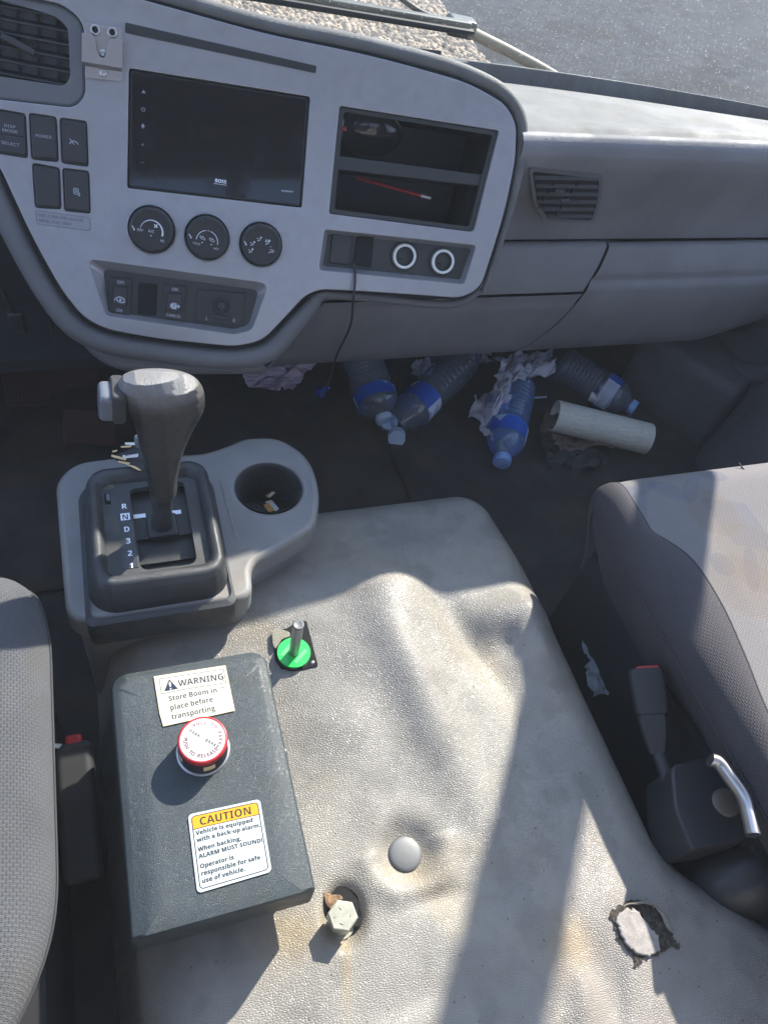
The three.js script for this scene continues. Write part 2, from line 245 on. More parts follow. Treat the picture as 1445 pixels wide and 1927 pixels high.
// ---------- engine cover ----------
const bumps = (x, z) => {
  let h = 0;
  h += 0.02 * gauss(x, z, 0.225, -0.37, 0.085, 0.1);                       // broad swelling behind the cup holder
  h += 0.018 * gauss(x, z, 0.275, -0.43, 0.045, 0.05);
  h += 0.018 * gauss(x, z, 0.258, -0.3, 0.03, 0.12, -0.15);               // ridge running back
  h -= 0.015 * gauss(x, z, 0.34, -0.35, 0.024, 0.07, -0.3);                // crease beside it
  h += 0.006 * gauss(x, z, 0.13, -0.445, 0.06, 0.045);
  h += 0.021 * gauss(x, z, 0.43, -0.368, 0.07, 0.026);                     // fold at the edge
  h += 0.014 * gauss(x, z, 0.415, -0.32, 0.025, 0.028);
  h -= 0.008 * gauss(x, z, 0.385, -0.33, 0.018, 0.02);
  h -= 0.006 * gauss(x, z, 0.37, -0.25, 0.03, 0.05);
  h += 0.007 * gauss(x, z, 0.16, -0.27, 0.05, 0.06);
  const r = Math.hypot(x - 0.197, z + 0.144);                              // dimple round the plug
  h += -0.009 * Math.exp(-((r / 0.024) ** 4)) + 0.004 * Math.exp(-(((r - 0.04) / 0.012) ** 2)) * (z > -0.15 ? 1.2 : 0.45);
  h -= 0.007 * gauss(x, z, 0.205, -0.1, 0.03, 0.009);
  const rb = Math.hypot((x - 0.126) / 1.0, (z + 0.108) / 1.3);             // hole round the bolt
  h -= 0.016 * Math.exp(-((rb / 0.018) ** 4));
  h += 0.004 * gauss(x, z, 0.24, -0.055, 0.05, 0.02, 0.4) - 0.004 * gauss(x, z, 0.2, -0.02, 0.05, 0.018);
  h += 0.007 * gauss(x, z, 0.37, -0.04, 0.04, 0.05) + 0.006 * gauss(x, z, 0.315, 0.01, 0.012, 0.03, 0.5) - 0.004 * gauss(x, z, 0.345, 0.02, 0.01, 0.03, 0.5) + 0.005 * gauss(x, z, 0.15, -0.01, 0.05, 0.012, -0.2) + 0.006 * gauss(x, z, 0.305, -0.05, 0.018, 0.03) - 0.004 * gauss(x, z, 0.335, -0.005, 0.02, 0.03);
  h += 0.0045 * (fbm(x * 11 + 9, z * 11 + 9, 1e6, 2, 90) - 0.5);
  return h;
};
function coverH(x, z) {
  const zf = -0.548, xr = 0.415 + 0.11 * smooth(z, -0.1, 0.07), xl = 0.0;
  const dx = x > xr ? x - xr : x < xl ? (xl - x) * 0.9 : 0, dz = z < zf ? zf - z : 0, d = Math.hypot(dx, dz);
  let drop;
  if (d < 0.05) drop = 0.05 - Math.sqrt(Math.max(0, 0.0025 - d * d)) * 0.86 - 0.007; else drop = 0.043 + (d - 0.05) * 5;
  if (x > xr && d >= 0.035) drop = Math.min(drop, 0.025 + (d - 0.035) * lerp(2.6, 1.0, smooth(z, -0.16, 0.03)));
  const lean = 0.05 * smooth(-z, 0.42, 0.6);                               // the nose falls away in front
  return bumps(x, z) * (1 - smooth(d, 0, 0.06)) - Math.max(0, drop) - lean * 0.5;
}
const matTex = tex(1024, (u, v) => {
  const x = -0.15 + u * 0.75, z = -0.65 + v * 0.75, n = fbm(u * 8, v * 8, 8, 5, 91), f = fbm(u * 60, v * 60, 60, 3, 92);
  let k = 0.53 + 0.07 * (n - 0.5) + 0.05 * (f - 0.5), w = 0.35 * smooth(n, 0.5, 0.8);
  w += 1.3 * gauss(x, z, 0.075, -0.105, 0.03, 0.02) * (0.5 + f) + 1.0 * gauss(x, z, 0.125, -0.108, 0.02, 0.025) * f + 1.2 * gauss(x, z, 0.118, -0.07, 0.004, 0.035, 0.25) + 0.9 * gauss(x, z, 0.325, -0.03, 0.02, 0.02) + 0.7 * gauss(x, z, 0.355, -0.31, 0.02, 0.05) + 0.6 * gauss(x, z, 0.195, -0.14, 0.026, 0.026) + 0.6 * gauss(x, z, 0.105, -0.4, 0.02, 0.03);
  w += 0.7 * smooth(n, 0.55, 0.7) * gauss(x, z, 0.14, -0.08, 0.09, 0.07);
  const [c] = cells(u * 40, v * 40, 1e6, 93); if (c < 0.05 && hash(Math.floor(u * 40), Math.floor(v * 40), 94) > 0.75) { k *= 0.72; w += 0.8; }
  w = 0.6 * Math.min(w, 1.4);
  k *= 1 - 0.07 * smooth(fbm(u * 26, v * 26, 1e6, 4, 99), 0.5, 0.7); return [k * (1.015 + 0.09 * w), k * (0.98 + 0.0 * w), k * (0.93 - 0.15 * w)];
}, true);
matTex.wrapS = matTex.wrapT = THREE.ClampToEdgeWrapping;
{
  const m = matTex; m.repeat.set(1 / 0.75, 1 / 0.75); m.offset.set(0.2, 0.65 / 0.75);
  const coverMat = std({ map: m, roughnessMap: roughTex(0.3, 0.46, 8, 95, 0.25), roughness: 1, bumpMap: again(matBump, 0.1), bumpScale: 0.00042 });
  const cover = mesh('engine_cover', grid(290, 300, (s, t) => { const x = lerp(-0.17, 0.66, s), z = lerp(-0.612, 0.4, t * (0.75 + 0.25 * t)); return [x, coverH(x, z), z]; }), coverMat);
  tag(cover, 'grey pebbled vinyl engine cover with folds, rising from the floor between both seats', 'engine cover');
  cover.castShadow = true;
}
// lays an upright plate onto the cover: every vertex follows the vinyl below it (group origin at o)
const drape = (g, o) => { const p = g.attributes.position, y0 = o.y; for (let i = 0; i < p.count; i++) p.setY(i, p.getY(i) + coverH(p.getX(i) + o.x, p.getZ(i) + o.z) - y0); g.computeVertexNormals(); return g; };
// floor mat in the passenger footwell
struct('floor_mat', (() => { const g = grid(60, 60, (s, t) => { const z = lerp(-1.12, 0.2, t), x = lerp(0.40 , 1.08, s); return [x, -0.15 + 0.012 * fbm(x * 9 + 5, z * 9 + 20, 1e6, 3, 96) + 0.5 * Math.max(0, -1.04 - z), z]; }); return g; })(), std({ map: tint(256, [0.19, 0.18, 0.178], 0.4, 10, 97, 0.5, 0.5), roughness: 0.92, bumpMap: again(fineBump, 0.04), bumpScale: 0.0016 }));
struct('toe_board', (() => grid(20, 20, (s, t) => { const x = lerp(XL, 0.42, s); return [x, -0.152 + 0.7 * Math.max(0, 0.22 - t), lerp(-1.12, -0.6, t)]; }))(), std({ map: tint(256, [0.2, 0.18, 0.17], 0.4, 10, 98, 0.5, 0.7), roughness: 0.92, bumpMap: again(fineBump, 0.04), bumpScale: 0.0016 }));
// ---------- dashboard ----------
const dashboard = thing('dashboard', 'long grey plastic dashboard running under the windshield to the passenger side', 'dashboard');
// top pad: from the rolled lip forward to the glass, with a raised rib along the vent slot
const topPts = [[0.343, 1.0], [0.357, 0.985], [0.363, 0.965], [0.3635, 0.93], [0.3705, 0.9], [0.3725, 0.875], [0.369, 0.865], [0.354, 0.845], [0.352, 0.83], [0.358, 0.8], [0.378, 0.5], [0.388, 0.2], [0.3935, 0.1], [0.395, 0.04], [0.393, 0]];
const sweepX = (x0, x1, pts, nx, rows, z0 = -0.755) => grid(nx, pts.length - 1, (s, t) => { const x = lerp(x0, x1, s), p = pts[Math.round(t * (pts.length - 1))], zb = glassBase(x) + 0.002; return [x, p[0], lerp(z0, zb, p[1])]; }, (s, t, p) => [p[0], p[2] * 1.03 + p[1] * 0.6]);
function densify(pts, k) { const c = new THREE.CatmullRomCurve3(pts.map((p) => V(p[0], p[1], 0)), false, 'catmullrom', 0.35); return c.getPoints(k).map((p) => [p.x, p.y]); }
mesh('top_pad', merge([sweepX(0.447, 1.108, densify(topPts, 90), 60), sweepX(-0.66, 0.447, densify(topPts, 90), 40, 0, -0.93)]), M.dashTop, dashboard);
mesh('inner_wall', merge([box(-0.66, 0.44, 0.03, 0.36, -0.96, -0.945), box(0.44, 0.45, 0.03, 0.36, -0.96, -0.8)]), M.plastic, dashboard);
// face under the lip, down to the ledge (y, z)
const faceZ = [[0.393, -0.755], [0.391, -0.749], [0.384, -0.743], [0.372, -0.741], [0.355, -0.745], [0.33, -0.757], [0.3, -0.772], [0.27, -0.783], [0.236, -0.79]];
const sweep = (x0, x1, pts, nx) => grid(nx, pts.length - 1, (s, t) => { const p = pts[Math.round(t * (pts.length - 1))], a = typeof x0 === 'function' ? x0(p) : x0, b = typeof x1 === 'function' ? x1(p) : x1; return [lerp(a, b, s), p[0], p[1]]; }, (s, t, p) => [p[0], p[1] * 0.8 - p[2] * 0.9]);
mesh('face_panel', sweep(0.447, 1.108, densify(faceZ, 40), 60), M.dash, dashboard);
// knee bolster: centre piece and glove box lid on either side of a curved joint
const kneeZ = [[0.234, -0.789], [0.236, -0.782], [0.232, -0.775], [0.21, -0.765], [0.188, -0.759], [0.18, -0.7575], [0.174, -0.757], [0.15, -0.7585], [0.11, -0.766], [0.07, -0.778], [0.045, -0.792], [0.03, -0.81], [0.028, -0.84], [0.06, -0.9]];
const kneeD = densify(kneeZ, 70);
const jointPx = [[1138, 455], [1128, 500], [1100, 545], [1050, 605], [1000, 648], [950, 683]].map(([u, v], i) => { const p = atZ(u, v, [-0.785, -0.764, -0.757, -0.762, -0.773, -0.79][i]); return [p.y, p.x]; });
const jointX = track(jointPx);
const upper = kneeD.filter((p, i) => p[0] >= 0.1745 || i < 8), lower = kneeD.slice(upper.length);
mesh('ledge_strip', sweep(0.16, (p) => jointX(p[0]) - 0.0012, upper, 30), M.dash, dashboard);
const lowIn = lower.map(([y, z], i) => [y, z + 0.0028 - 0.0028 * smooth(i, 0, 3) + 0.003 * smooth(i, 0, 6)]);
mesh('knee_panel', sweep(0.13, (p) => jointX(p[0]) - 0.0012, lowIn, 40), M.dash, dashboard);
const gb = kneeD.map(([y, z]) => [y, z + 0.0025 + 0.0035 * Math.exp(-(((y - 0.19) / 0.006) ** 2)) * -1]);
const glove = mesh('glove_box_lid', grid(50, gb.length - 1, (s, t) => { const p = gb[Math.round(t * (gb.length - 1))], x = lerp(jointX(p[0]) + 0.0016, 1.108, s), rise = 0.05 * smooth(x, 0.9, 1.06); return [x, p[0] + rise * (1 - (p[0]) / 0.24), p[1]]; }, (s, t, p) => [p[0], p[1] * 0.8 - p[2] * 0.9]), M.dash, dashboard);
void glove;
mesh('joint_backing', sweep((p) => jointX(p[0]) - 0.012, (p) => jointX(p[0]) + 0.012, kneeD.map(([y, z]) => [y, z - 0.006]), 2), M.hole, dashboard);
mesh('ledge_joint', box(0.2, 0.75, 0.168, 0.18, -0.785, -0.7645), M.hole, dashboard);
mesh('under_panel', box(-0.675, 1.108, 0.032, 0.05, -1.29, -0.82), M.plastic, dashboard);

// passenger air vent set in the face
{
  const tilt = Math.atan2(0.04, 0.16), vent = new THREE.Group(); vent.name = 'air_vent'; dashboard.add(vent);
  const P = [[990, 302], [1130, 318], [1128, 372], [1116, 418], [1026, 414], [1002, 378]].map(([u, v]) => atZ(u, v, -0.751 - 0.024 * (v - 302) / 116));
  const o = V(0.52, 0.325, -0.7562); vent.position.copy(o); vent.rotation.x = tilt + 0.1;
  vent.updateMatrix(); const inv = vent.matrix.clone().invert(), L = P.map((p) => { const q = p.clone().applyMatrix4(inv); return [q.x, q.y]; });
  const frame = rr(L, [0.008, 0.008, 0.012, 0.008, 0.008, 0.012]), c = L.reduce((s, p) => [s[0] + p[0] / L.length, s[1] + p[1] / L.length], [0, 0]);
  const inner = L.map((p) => [c[0] + (p[0] - c[0]) * 0.9, c[1] + (p[1] - c[1]) * 0.88]);
  frame.holes.push(rr(inner, [0.006, 0.006, 0.009, 0.006, 0.006, 0.009]));
  mesh('vent_frame', ext(frame, -0.004, 0.0022, 0), M.shroud, vent);
  mesh('vent_back', ext(rr(inner, 0.004), 0.0004, 0.0009, 0), M.hole, vent);
  const ys = inner.map((p) => p[1]), yb = Math.min(...ys), yt = Math.max(...ys);
  const span = (y) => { let lo = 9, hi = -9; for (let i = 0; i < inner.length; i++) { const a = inner[i], b = inner[(i + 1) % inner.length]; if ((a[1] - y) * (b[1] - y) <= 0 && a[1] !== b[1]) { const x = a[0] + (b[0] - a[0]) * (y - a[1]) / (b[1] - a[1]); lo = Math.min(lo, x); hi = Math.max(hi, x); } } return [lo, hi]; };
  for (let i = 0; i < 6; i++) { const y = lerp(yt - 0.009, yb + 0.008, i / 5), [a, b] = span(y); mesh('slat', rbox(b - a - 0.002, 0.0016, 0.005, 0.0006, 1).rotateX(0.5).translate((a + b) / 2, y, 0.0022), M.bezel, vent); }
  for (const x of [-0.012, 0.02]) { const [a, b] = span(lerp(yt, yb, 0.5)); mesh('vane', box(clamp(x, a, b) - 0.0008, clamp(x, a, b) + 0.0008, yb + (x < 0 ? 0.022 : 0.008), yt - 0.008, 0.001, 0.003), M.vent, vent); }
  for (const [x, k] of [[0.0, 0.33], [0.016, 0.52]]) mesh('vent_tab', rbox(0.013, 0.0024, 0.004, 0.0008, 2).translate(x, lerp(yt, yb, k), 0.0045), M.trim, vent);
}

// ---------- centre panel frame ----------
const PT = V(0.03635, 0.41632, -0.79714), PX = V(0.9928, -0.0521, 0.1079).normalize(), PN = V(-0.0693, 0.4846, 0.872).normalize(), PY = PN.clone().cross(PX).normalize();
const PQ = new THREE.Quaternion().setFromRotationMatrix(new THREE.Matrix4().makeBasis(PX, PY, PN));
const pn = (u, v, off = 0) => { const d = ray(u, v), o = PT.clone().addScaledVector(PN, off), s = o.clone().sub(EYE).dot(PN) / d.dot(PN), p = EYE.clone().addScaledVector(d, s).sub(PT); return [p.dot(PX), p.dot(PY)]; };
const PW = (x, y, z = 0) => PT.clone().addScaledVector(PX, x).addScaledVector(PY, y).addScaledVector(PN, z);
const onPanel = (name, label, cat, group) => { const g = thing(name, label, cat, PT, group); g.quaternion.copy(PQ); return g; };
function quad(c, z = 0) {                                                 // four corners TL TR BR BL on the panel
  const g = new THREE.BufferGeometry(); g.setAttribute('position', new THREE.Float32BufferAttribute(c.flatMap((p) => [p[0], p[1], p[2] ?? z]), 3));
  g.setAttribute('uv', new THREE.Float32BufferAttribute([0, 1, 1, 1, 1, 0, 0, 0], 2)); g.setIndex([0, 3, 2, 0, 2, 1]); g.computeVertexNormals(); return g;
}
function print(w, h, draw, o = {}) {
  const c = document.createElement('canvas'); c.width = w; c.height = h; const x = c.getContext('2d'); draw(x, w, h);
  const t = new THREE.CanvasTexture(c); t.colorSpace = THREE.SRGBColorSpace; t.magFilter = THREE.LinearFilter; return std({ map: t, roughness: 0.5, ...o });
}
const ink = (w, h, draw, o) => print(w, h, draw, { transparent: true, ...o });
const text = (x, s, px, py, size, font = 'bold', align = 'center', fam = 'sans-serif') => { x.font = `${font} ${size}px ${fam}`; x.textAlign = align; x.textBaseline = 'middle'; x.fillText(s, px, py); };

const fascia = onPanel('center_panel', 'silver centre panel of the dashboard holding screen, pocket, dials and switches', 'center panel');
const outline = [[-150, 140], [0, 312], [62, 448], [118, 548], [158, 598], [202, 620], [300, 638], [440, 652], [494, 642], [532, 602], [574, 556], [604, 544], [700, 549], [868, 561], [904, 541], [924, 480], [950, 395], [970, 295], [971, 232], [950, 195], [880, 155], [700, 104], [500, 64], [350, 22], [200, -20], [-110, -110]];
const outR = [0, 0.01, 0.05, 0.04, 0.03, 0.02, 0.02, 0.012, 0.02, 0.05, 0.02, 0.012, 0.05, 0.02, 0.025, 0.1, 0.1, 0.05, 0.03, 0.035, 0.05, 0.1, 0.1, 0.1, 0.1, 0];
const plate = rr(outline.map((p) => pn(...p)), outR);
const H = {
  vent: [[-80, -34], [120, 8], [158, 40], [162, 180], [140, 203], [-80, 178]],
  screen: [[243, 128], [584, 182], [568, 391], [240, 354]],
  pocket: [[639, 199], [939, 246], [891, 437], [619, 402]],
  recess: [[166, 488], [506, 534], [474, 621], [440, 629], [200, 594]],
  usb: [[611, 432], [896, 462], [873, 535], [600, 508]],
};
const HR = { vent: [0, 0.012, 0.012, 0.008, 0.008, 0], screen: 0.003, pocket: [0.003, 0.003, 0.006, 0.003], recess: [0.008, 0.012, 0.006, 0.004, 0.006], usb: 0.004 };
const hs = {}; for (const k in H) hs[k] = H[k].map((p) => pn(...p));
for (const k in H) plate.holes.push(rr(hs[k], HR[k]));
const dialPx = [[286, 432], [390, 447], [491, 460]], dialC = dialPx.map((p) => pn(...p)), DR = [0.0225, 0.0222, 0.022];
dialC.forEach((c, i) => { const p = new THREE.Path(); p.absarc(c[0], c[1], DR[i], 0, Math.PI * 2); plate.holes.push(p); });
const switchPx = [[[-14, 203], [49, 214], [53, 298], [-8, 288]], [[55, 212], [107, 220], [111, 305], [60, 300]], [[113, 221], [164, 228], [167, 314], [117, 307]], [[61, 306], [113, 316], [116, 394], [67, 391]], [[118, 316], [168, 322], [171, 402], [122, 397]]];
for (const s of switchPx) plate.holes.push(rr(s.map((p) => pn(...p)), 0.003));
mesh('faceplate', ext(plate, -0.012, 0, 0.0008, 20, 2), M.silver, fascia);
const offset = (pts, d) => { const c = pts; return c.map((p, i) => { const a = c[(i + c.length - 1) % c.length], b = c[(i + 1) % c.length]; let nx = (b[1] - a[1]), ny = -(b[0] - a[0]); const l = Math.hypot(nx, ny) || 1; return [p[0] + nx / l * d, p[1] + ny / l * d]; }); };
const outP = outline.map((p) => pn(...p)), sgn = (() => { let A = 0; outP.forEach((p, i) => { const q = outP[(i + 1) % outP.length]; A += p[0] * q[1] - q[0] * p[1]; }); return A > 0 ? 1 : -1; })();
{ const s = rr(offset(outP, 0.0035 * sgn), outR); s.holes.push(rr(offset(outP, -0.004 * sgn).map((p) => [Math.max(p[0], -0.15), p[1]]), outR)); mesh('gap_liner', ext(s, -0.03, -0.0035, 0.001, 20), M.hole, fascia); }
// soft pad around the panel: rolled rim over the top and the right, shroud below
{
  const rim = offset(outP, 0.0095 * sgn), at = (i, z) => V(rim[i][0], rim[i][1], z);
  mesh('rim_pad', vtube([24, 23, 22, 21, 20, 19, 18, 17, 16, 15, 14].map((i) => at(i, -0.009)), (s) => lerp(0.008, 0.0035, smooth(s, 0.6, 1)), 160, 12), M.dashTop, fascia);
  const low = outline.map((p) => pn(...p)), sh = offset(low, 0.016 * sgn);
  mesh('shroud_rim', vtube([1, 2, 3, 4, 5, 6, 7, 8, 9, 10, 11, 12, 13, 14].map((i) => { const q = i > 10 ? offset(low, 0.008 * sgn)[i] : sh[i]; return V(q[0], q[1], -0.016); }), (s) => lerp(0.013, 0.005, smooth(s, 0.58, 0.8)), 160, 12), M.shroud, fascia);
}
// body of the pod behind the panel, and the shroud below it
const bodyPx = [[-170, 110], [30, 420], [82, 540], [130, 640], [196, 706], [300, 718], [505, 716], [600, 600], [640, 556], [700, 556], [868, 566], [908, 548], [930, 480], [955, 395], [976, 290], [976, 232], [955, 190], [880, 148], [700, 96], [500, 56], [200, -28], [-130, -112]];
{
  const b = bodyPx.map((p) => pn(...p)), sh = rr(b, [0, 0.03, 0.05, 0.05, 0.05, 0.05, 0.01, 0.03, 0.02, 0.02, 0.02, 0.02, 0.05, 0.05, 0.04, 0.03, 0.03, 0.03, 0.05, 0.05, 0.05, 0]);
  for (const k of ['screen', 'pocket', 'vent']) sh.holes.push(rr(hs[k], 0.002));
  mesh('pod_body', ext(sh, -0.11, -0.024, 0.012, 16, 5), M.shroud, fascia);
  const top = [24, 23, 22, 21, 20, 19, 18].map((i) => { const q = offset(outP, 0.012 * sgn)[i]; return PW(q[0], q[1], -0.012); });
  const curve = new THREE.CatmullRomCurve3(top);
  mesh('pod_cover', grid(40, 10, (s, t) => { const p = curve.getPoint(s); return [p.x + 0.03 * t * smooth(s, 0.7, 1), p.y - 0.075 * t * t + 0.004 * Math.sin(Math.min(1, t * 4) * Math.PI) , p.z - 0.19 * t]; }), M.dashTop, fascia);
}
for (const k of ['recess', 'usb']) { const pts = hs[k]; mesh(k === 'usb' ? 'socket_plate' : 'switch_plate', ext(rr(pts, 0.004), -0.018, -0.0105, 0.0006), M.black, fascia); }
{ // funnel of the lower switch recess
  const b = [[194, 506], [488, 546], [468, 612], [440, 619], [206, 586]].map((p) => pn(...p, -0.01)), F = rrPts(hs.recess, HR.recess), h = rrPts(b, [0.006, 0.008, 0.006, 0.004, 0.006]);
  const wall = (A, B) => grid(A.length - 1, 4, (s, t) => { const i = Math.round(s * (A.length - 1)), p = A[i], q = B[i]; return [lerp(p[0], q[0], t), lerp(p[1], q[1], t), -0.001 - 0.0095 * t]; });
  mesh('recess_wall', wall(F, h), M.silver, fascia);
  const c = [[617, 440], [886, 468], [866, 526], [607, 500]].map((p) => pn(...p, -0.01));
  mesh('recess_wall', wall(rrPts(hs.usb, 0.004), rrPts(c, 0.003)), M.silver, fascia);
}
mesh('groove', tube([[614, 560], [585, 594], [545, 642], [500, 690]].map(([u, v]) => { const p = pn(u, v, -0.0225); return V(p[0], p[1], -0.0225); }), 0.0022, 30, 8), M.hole, fascia);
{ // large air vent top left
  const v = new THREE.Group(); v.name = 'air_vent'; fascia.add(v);
  const o = [[-70, -42], [116, 12], [148, 45], [150, 172], [132, 186], [-70, 160]], i = [[-70, -28], [112, 26], [136, 52], [140, 152], [124, 170], [-70, 140]];
  const s = rr(hs.vent, HR.vent); s.holes.push(rr(i.map((p) => pn(...p, -0.006)), [0, 0.01, 0.01, 0.006, 0.008, 0]));
  mesh('vent_frame', ext(s, -0.011, -0.003, 0.003), M.shroud, v); void o;
  mesh('vent_back', ext(rr(i.map((p) => pn(...p, -0.03)), 0.004), -0.032, -0.03, 0), M.hole, v);
  const at = (u, w, z) => { const p = pn(u, w, z); return V(p[0], p[1], z); };
  for (let k = 0; k < 7; k++) { const y0 = -16 + 25.5 * k, a = at(-70, y0 - 16, -0.012), b = at(141, y0 + 24, -0.012), len = a.distanceTo(b), ang = Math.atan2(b.y - a.y, b.x - a.x); mesh('slat', rbox(len, 0.0024, 0.013, 0.0012, 2).rotateX(0.35).rotateZ(ang).translate((a.x + b.x) / 2, (a.y + b.y) / 2, -0.013), M.black, v); }
  for (let k = 0; k < 5; k++) { const a = at(-40 + 37 * k, 0, -0.024), b = at(-36 + 37 * k, 172, -0.024); mesh('vane', aim(box(-0.001, 0.001, 0, a.distanceTo(b), -0.004, 0.004), a, b), M.black, v); }
  const t = at(36, 85, -0.006); mesh('vent_tab', rbox(0.03, 0.006, 0.012, 0.002).rotateZ(-0.35).translate(t.x, t.y, t.z), M.black, v);
}
{ // open slot above the screen
  const c = [[236, 42], [596, 124], [594, 138], [236, 62]].map((p) => pn(...p)), s = rr(c, 0.002);
  mesh('card_slot', ext(s, -0.002, 0.0006, 0.0003), M.black, fascia);
  const i = [[238, 46], [591, 126], [590, 133], [238, 57]].map((p) => pn(...p));
  mesh('slot_opening', ext(rr(i, 0.001), 0.0007, 0.001, 0), M.vent, fascia);
}
// storage pocket: open box with a shelf
{
  const p = new THREE.Group(); p.name = 'pocket'; fascia.add(p); const q = hs.pocket, D = -0.1;
  const wall = (a, b, z0, z1) => quad([[a[0], a[1], z0], [b[0], b[1], z0], [b[0], b[1], z1], [a[0], a[1], z1]]);
  mesh('pocket_wall', merge([0, 1, 2, 3].map((i) => wall(q[i], q[(i + 1) % 4], -0.004, D))), M.vent, p);
  mesh('pocket_back', quad(q, D), M.vent, p);
  const l = pn(632, 292), l2 = pn(632, 318), r = pn(922, 330), r2 = pn(918, 352);
  mesh('shelf', ext(rr([l, r, r2, l2], 0.002), -0.095, -0.006, 0.001), M.black, p);
  mesh('pocket_lip', ext((() => { const s = rr(q, 0.003); s.holes.push(rr([[646, 208], [929, 253], [884, 428], [628, 395]].map((c) => pn(...c, -0.003)), 0.004)); return s; })(), -0.006, -0.003, 0.0008), M.black, p);
}
// dials
const arc = (x, cx, cy, r, a, b, w) => { x.lineWidth = w; x.beginPath(); x.arc(cx, cy, r, a, b); x.stroke(); };
const person = (x, px, py, s) => { x.save(); x.translate(px, py); x.scale(s, s); x.lineWidth = 3; x.beginPath(); x.arc(6, -9, 3, 0, 7); x.fill(); x.moveTo(4, -4); x.lineTo(2, 5); x.lineTo(-6, 6); x.lineTo(-8, 12); x.stroke(); x.beginPath(); x.moveTo(-14, -2); x.lineTo(-4, -2); x.stroke(); x.restore(); };
const dialFace = [
  (x) => { for (let i = 0; i < 24; i++) arc(x, 128, 138, 66, Math.PI * (1.05 + i / 24), Math.PI * (1.05 + (i + 1.3) / 24), 3 + i * 0.35); text(x, 'OFF', 62, 142, 21, '', 'center'); text(x, 'A/C', 128, 136, 24, ''); text(x, 'HI', 196, 178, 22, ''); for (let i = 0; i < 4; i++) { x.beginPath(); x.ellipse(150 + 7 * Math.cos(i * 1.57 + 0.6), 100 + 7 * Math.sin(i * 1.57 + 0.6), 7, 4, i * 1.57 + 0.6, 0, 7); x.fill(); } x.fillRect(124, 158, 9, 6); },
  (x) => { arc(x, 128, 150, 66, Math.PI, Math.PI * 1.44, 5); arc(x, 128, 150, 66, Math.PI * 1.48, Math.PI * 1.52, 5); arc(x, 128, 150, 66, Math.PI * 1.56, Math.PI * 2.02, 5); text(x, 'COLD', 66, 174, 18, ''); text(x, 'HOT', 190, 180, 18, ''); for (const cx of [98, 156]) { x.lineWidth = 3; x.beginPath(); x.ellipse(cx, 134, 18, 7, 0.4, 0, 7); x.stroke(); x.beginPath(); x.moveTo(cx - 8, 140); x.lineTo(cx + 6, 124); x.stroke(); x.fillRect(cx - 4, 158, 9, 6); } },
  (x) => { person(x, 66, 178, 1.3); person(x, 70, 132, 1.3); person(x, 108, 96, 1.3); person(x, 164, 104, 1.4); x.lineWidth = 3; x.strokeRect(150, 90, 24, 8); x.beginPath(); x.ellipse(198, 150, 14, 8, 0, Math.PI, 7); x.stroke(); for (const d of [-6, 0, 6]) { x.beginPath(); x.moveTo(198 + d, 150); x.lineTo(198 + d, 162); x.stroke(); } x.beginPath(); x.arc(182, 164, 4, 0, 7); x.fill(); x.beginPath(); x.arc(186, 126, 3, 0, 7); x.fill(); },
];
const dialLabel = ['black fan speed dial reading OFF, A/C and HI, leftmost dial under the screen', 'black temperature dial reading COLD and HOT, middle dial under the screen', 'black airflow dial with seated figure symbols, rightmost dial under the screen'];
dialC.forEach((c, i) => {
  const g = onPanel('climate_dial', dialLabel[i], 'dial'); g.position.copy(PW(c[0], c[1], 0)); const r = DR[i];
  const lathe = (pts) => new THREE.LatheGeometry(pts.map((p) => new THREE.Vector2(...p)), 48).rotateX(Math.PI / 2);
  mesh('collar', lathe([[r * 1.02, -0.013], [r * 1.13, -0.003], [r * 1.1, 0.001], [r * 1.02, 0.0005], [r * 0.985, -0.006]]), M.silver, g);
  mesh('dial_cap', lathe([[r * 0.98, -0.012], [r * 0.97, 0.006], [r * 0.93, 0.0085], [r * 0.78, 0.009], [r * 0.76, 0.0075], [0, 0.0075]]), M.vent, g);
  const k = r * 0.95, f = ink(256, 256, (x) => { x.fillStyle = x.strokeStyle = '#c4c8d0'; dialFace[i](x); x.lineWidth = 6; x.beginPath(); x.moveTo(14, 128); x.lineTo(30, 146); x.lineTo(26, 152); x.stroke(); }, { roughness: 0.5 });
  mesh('lettering', new THREE.PlaneGeometry(2 * k, 2 * k).translate(0, 0, 0.0094).rotateZ(-0.12), f, g);
  mesh('pointer', rbox(0.0009, r * 0.18, 0.0008, 0.0003, 1).translate(-r * 0.12, r * 0.84, 0.009).rotateZ(0.1), M.black, g);
});
// rocker switches
const gauge = (x, c, y) => { x.lineWidth = 5; x.beginPath(); x.arc(c, y + 12, 24, Math.PI * 1.0, Math.PI * 1.95); x.stroke(); for (const a of [1.2, 1.45, 1.7]) { x.beginPath(); x.moveTo(c + 24 * Math.cos(Math.PI * a), y + 12 + 24 * Math.sin(Math.PI * a)); x.lineTo(c + 17 * Math.cos(Math.PI * a), y + 12 + 17 * Math.sin(Math.PI * a)); x.stroke(); } x.beginPath(); x.moveTo(c - 24, y - 24); x.lineTo(c + 2, y + 10); x.stroke(); };
const can = (x, c, y) => { x.lineWidth = 5; x.beginPath(); x.roundRect(c - 15, y - 22, 26, 38, 5); x.stroke(); for (const d of [-8, 0, 8]) { x.beginPath(); x.moveTo(c - 9, y + d - 4); x.lineTo(c + 6, y + d - 4); x.stroke(); } x.beginPath(); x.moveTo(c + 18, y + 4); x.lineTo(c + 18, y + 26); x.lineTo(c + 8, y + 26); x.stroke(); };
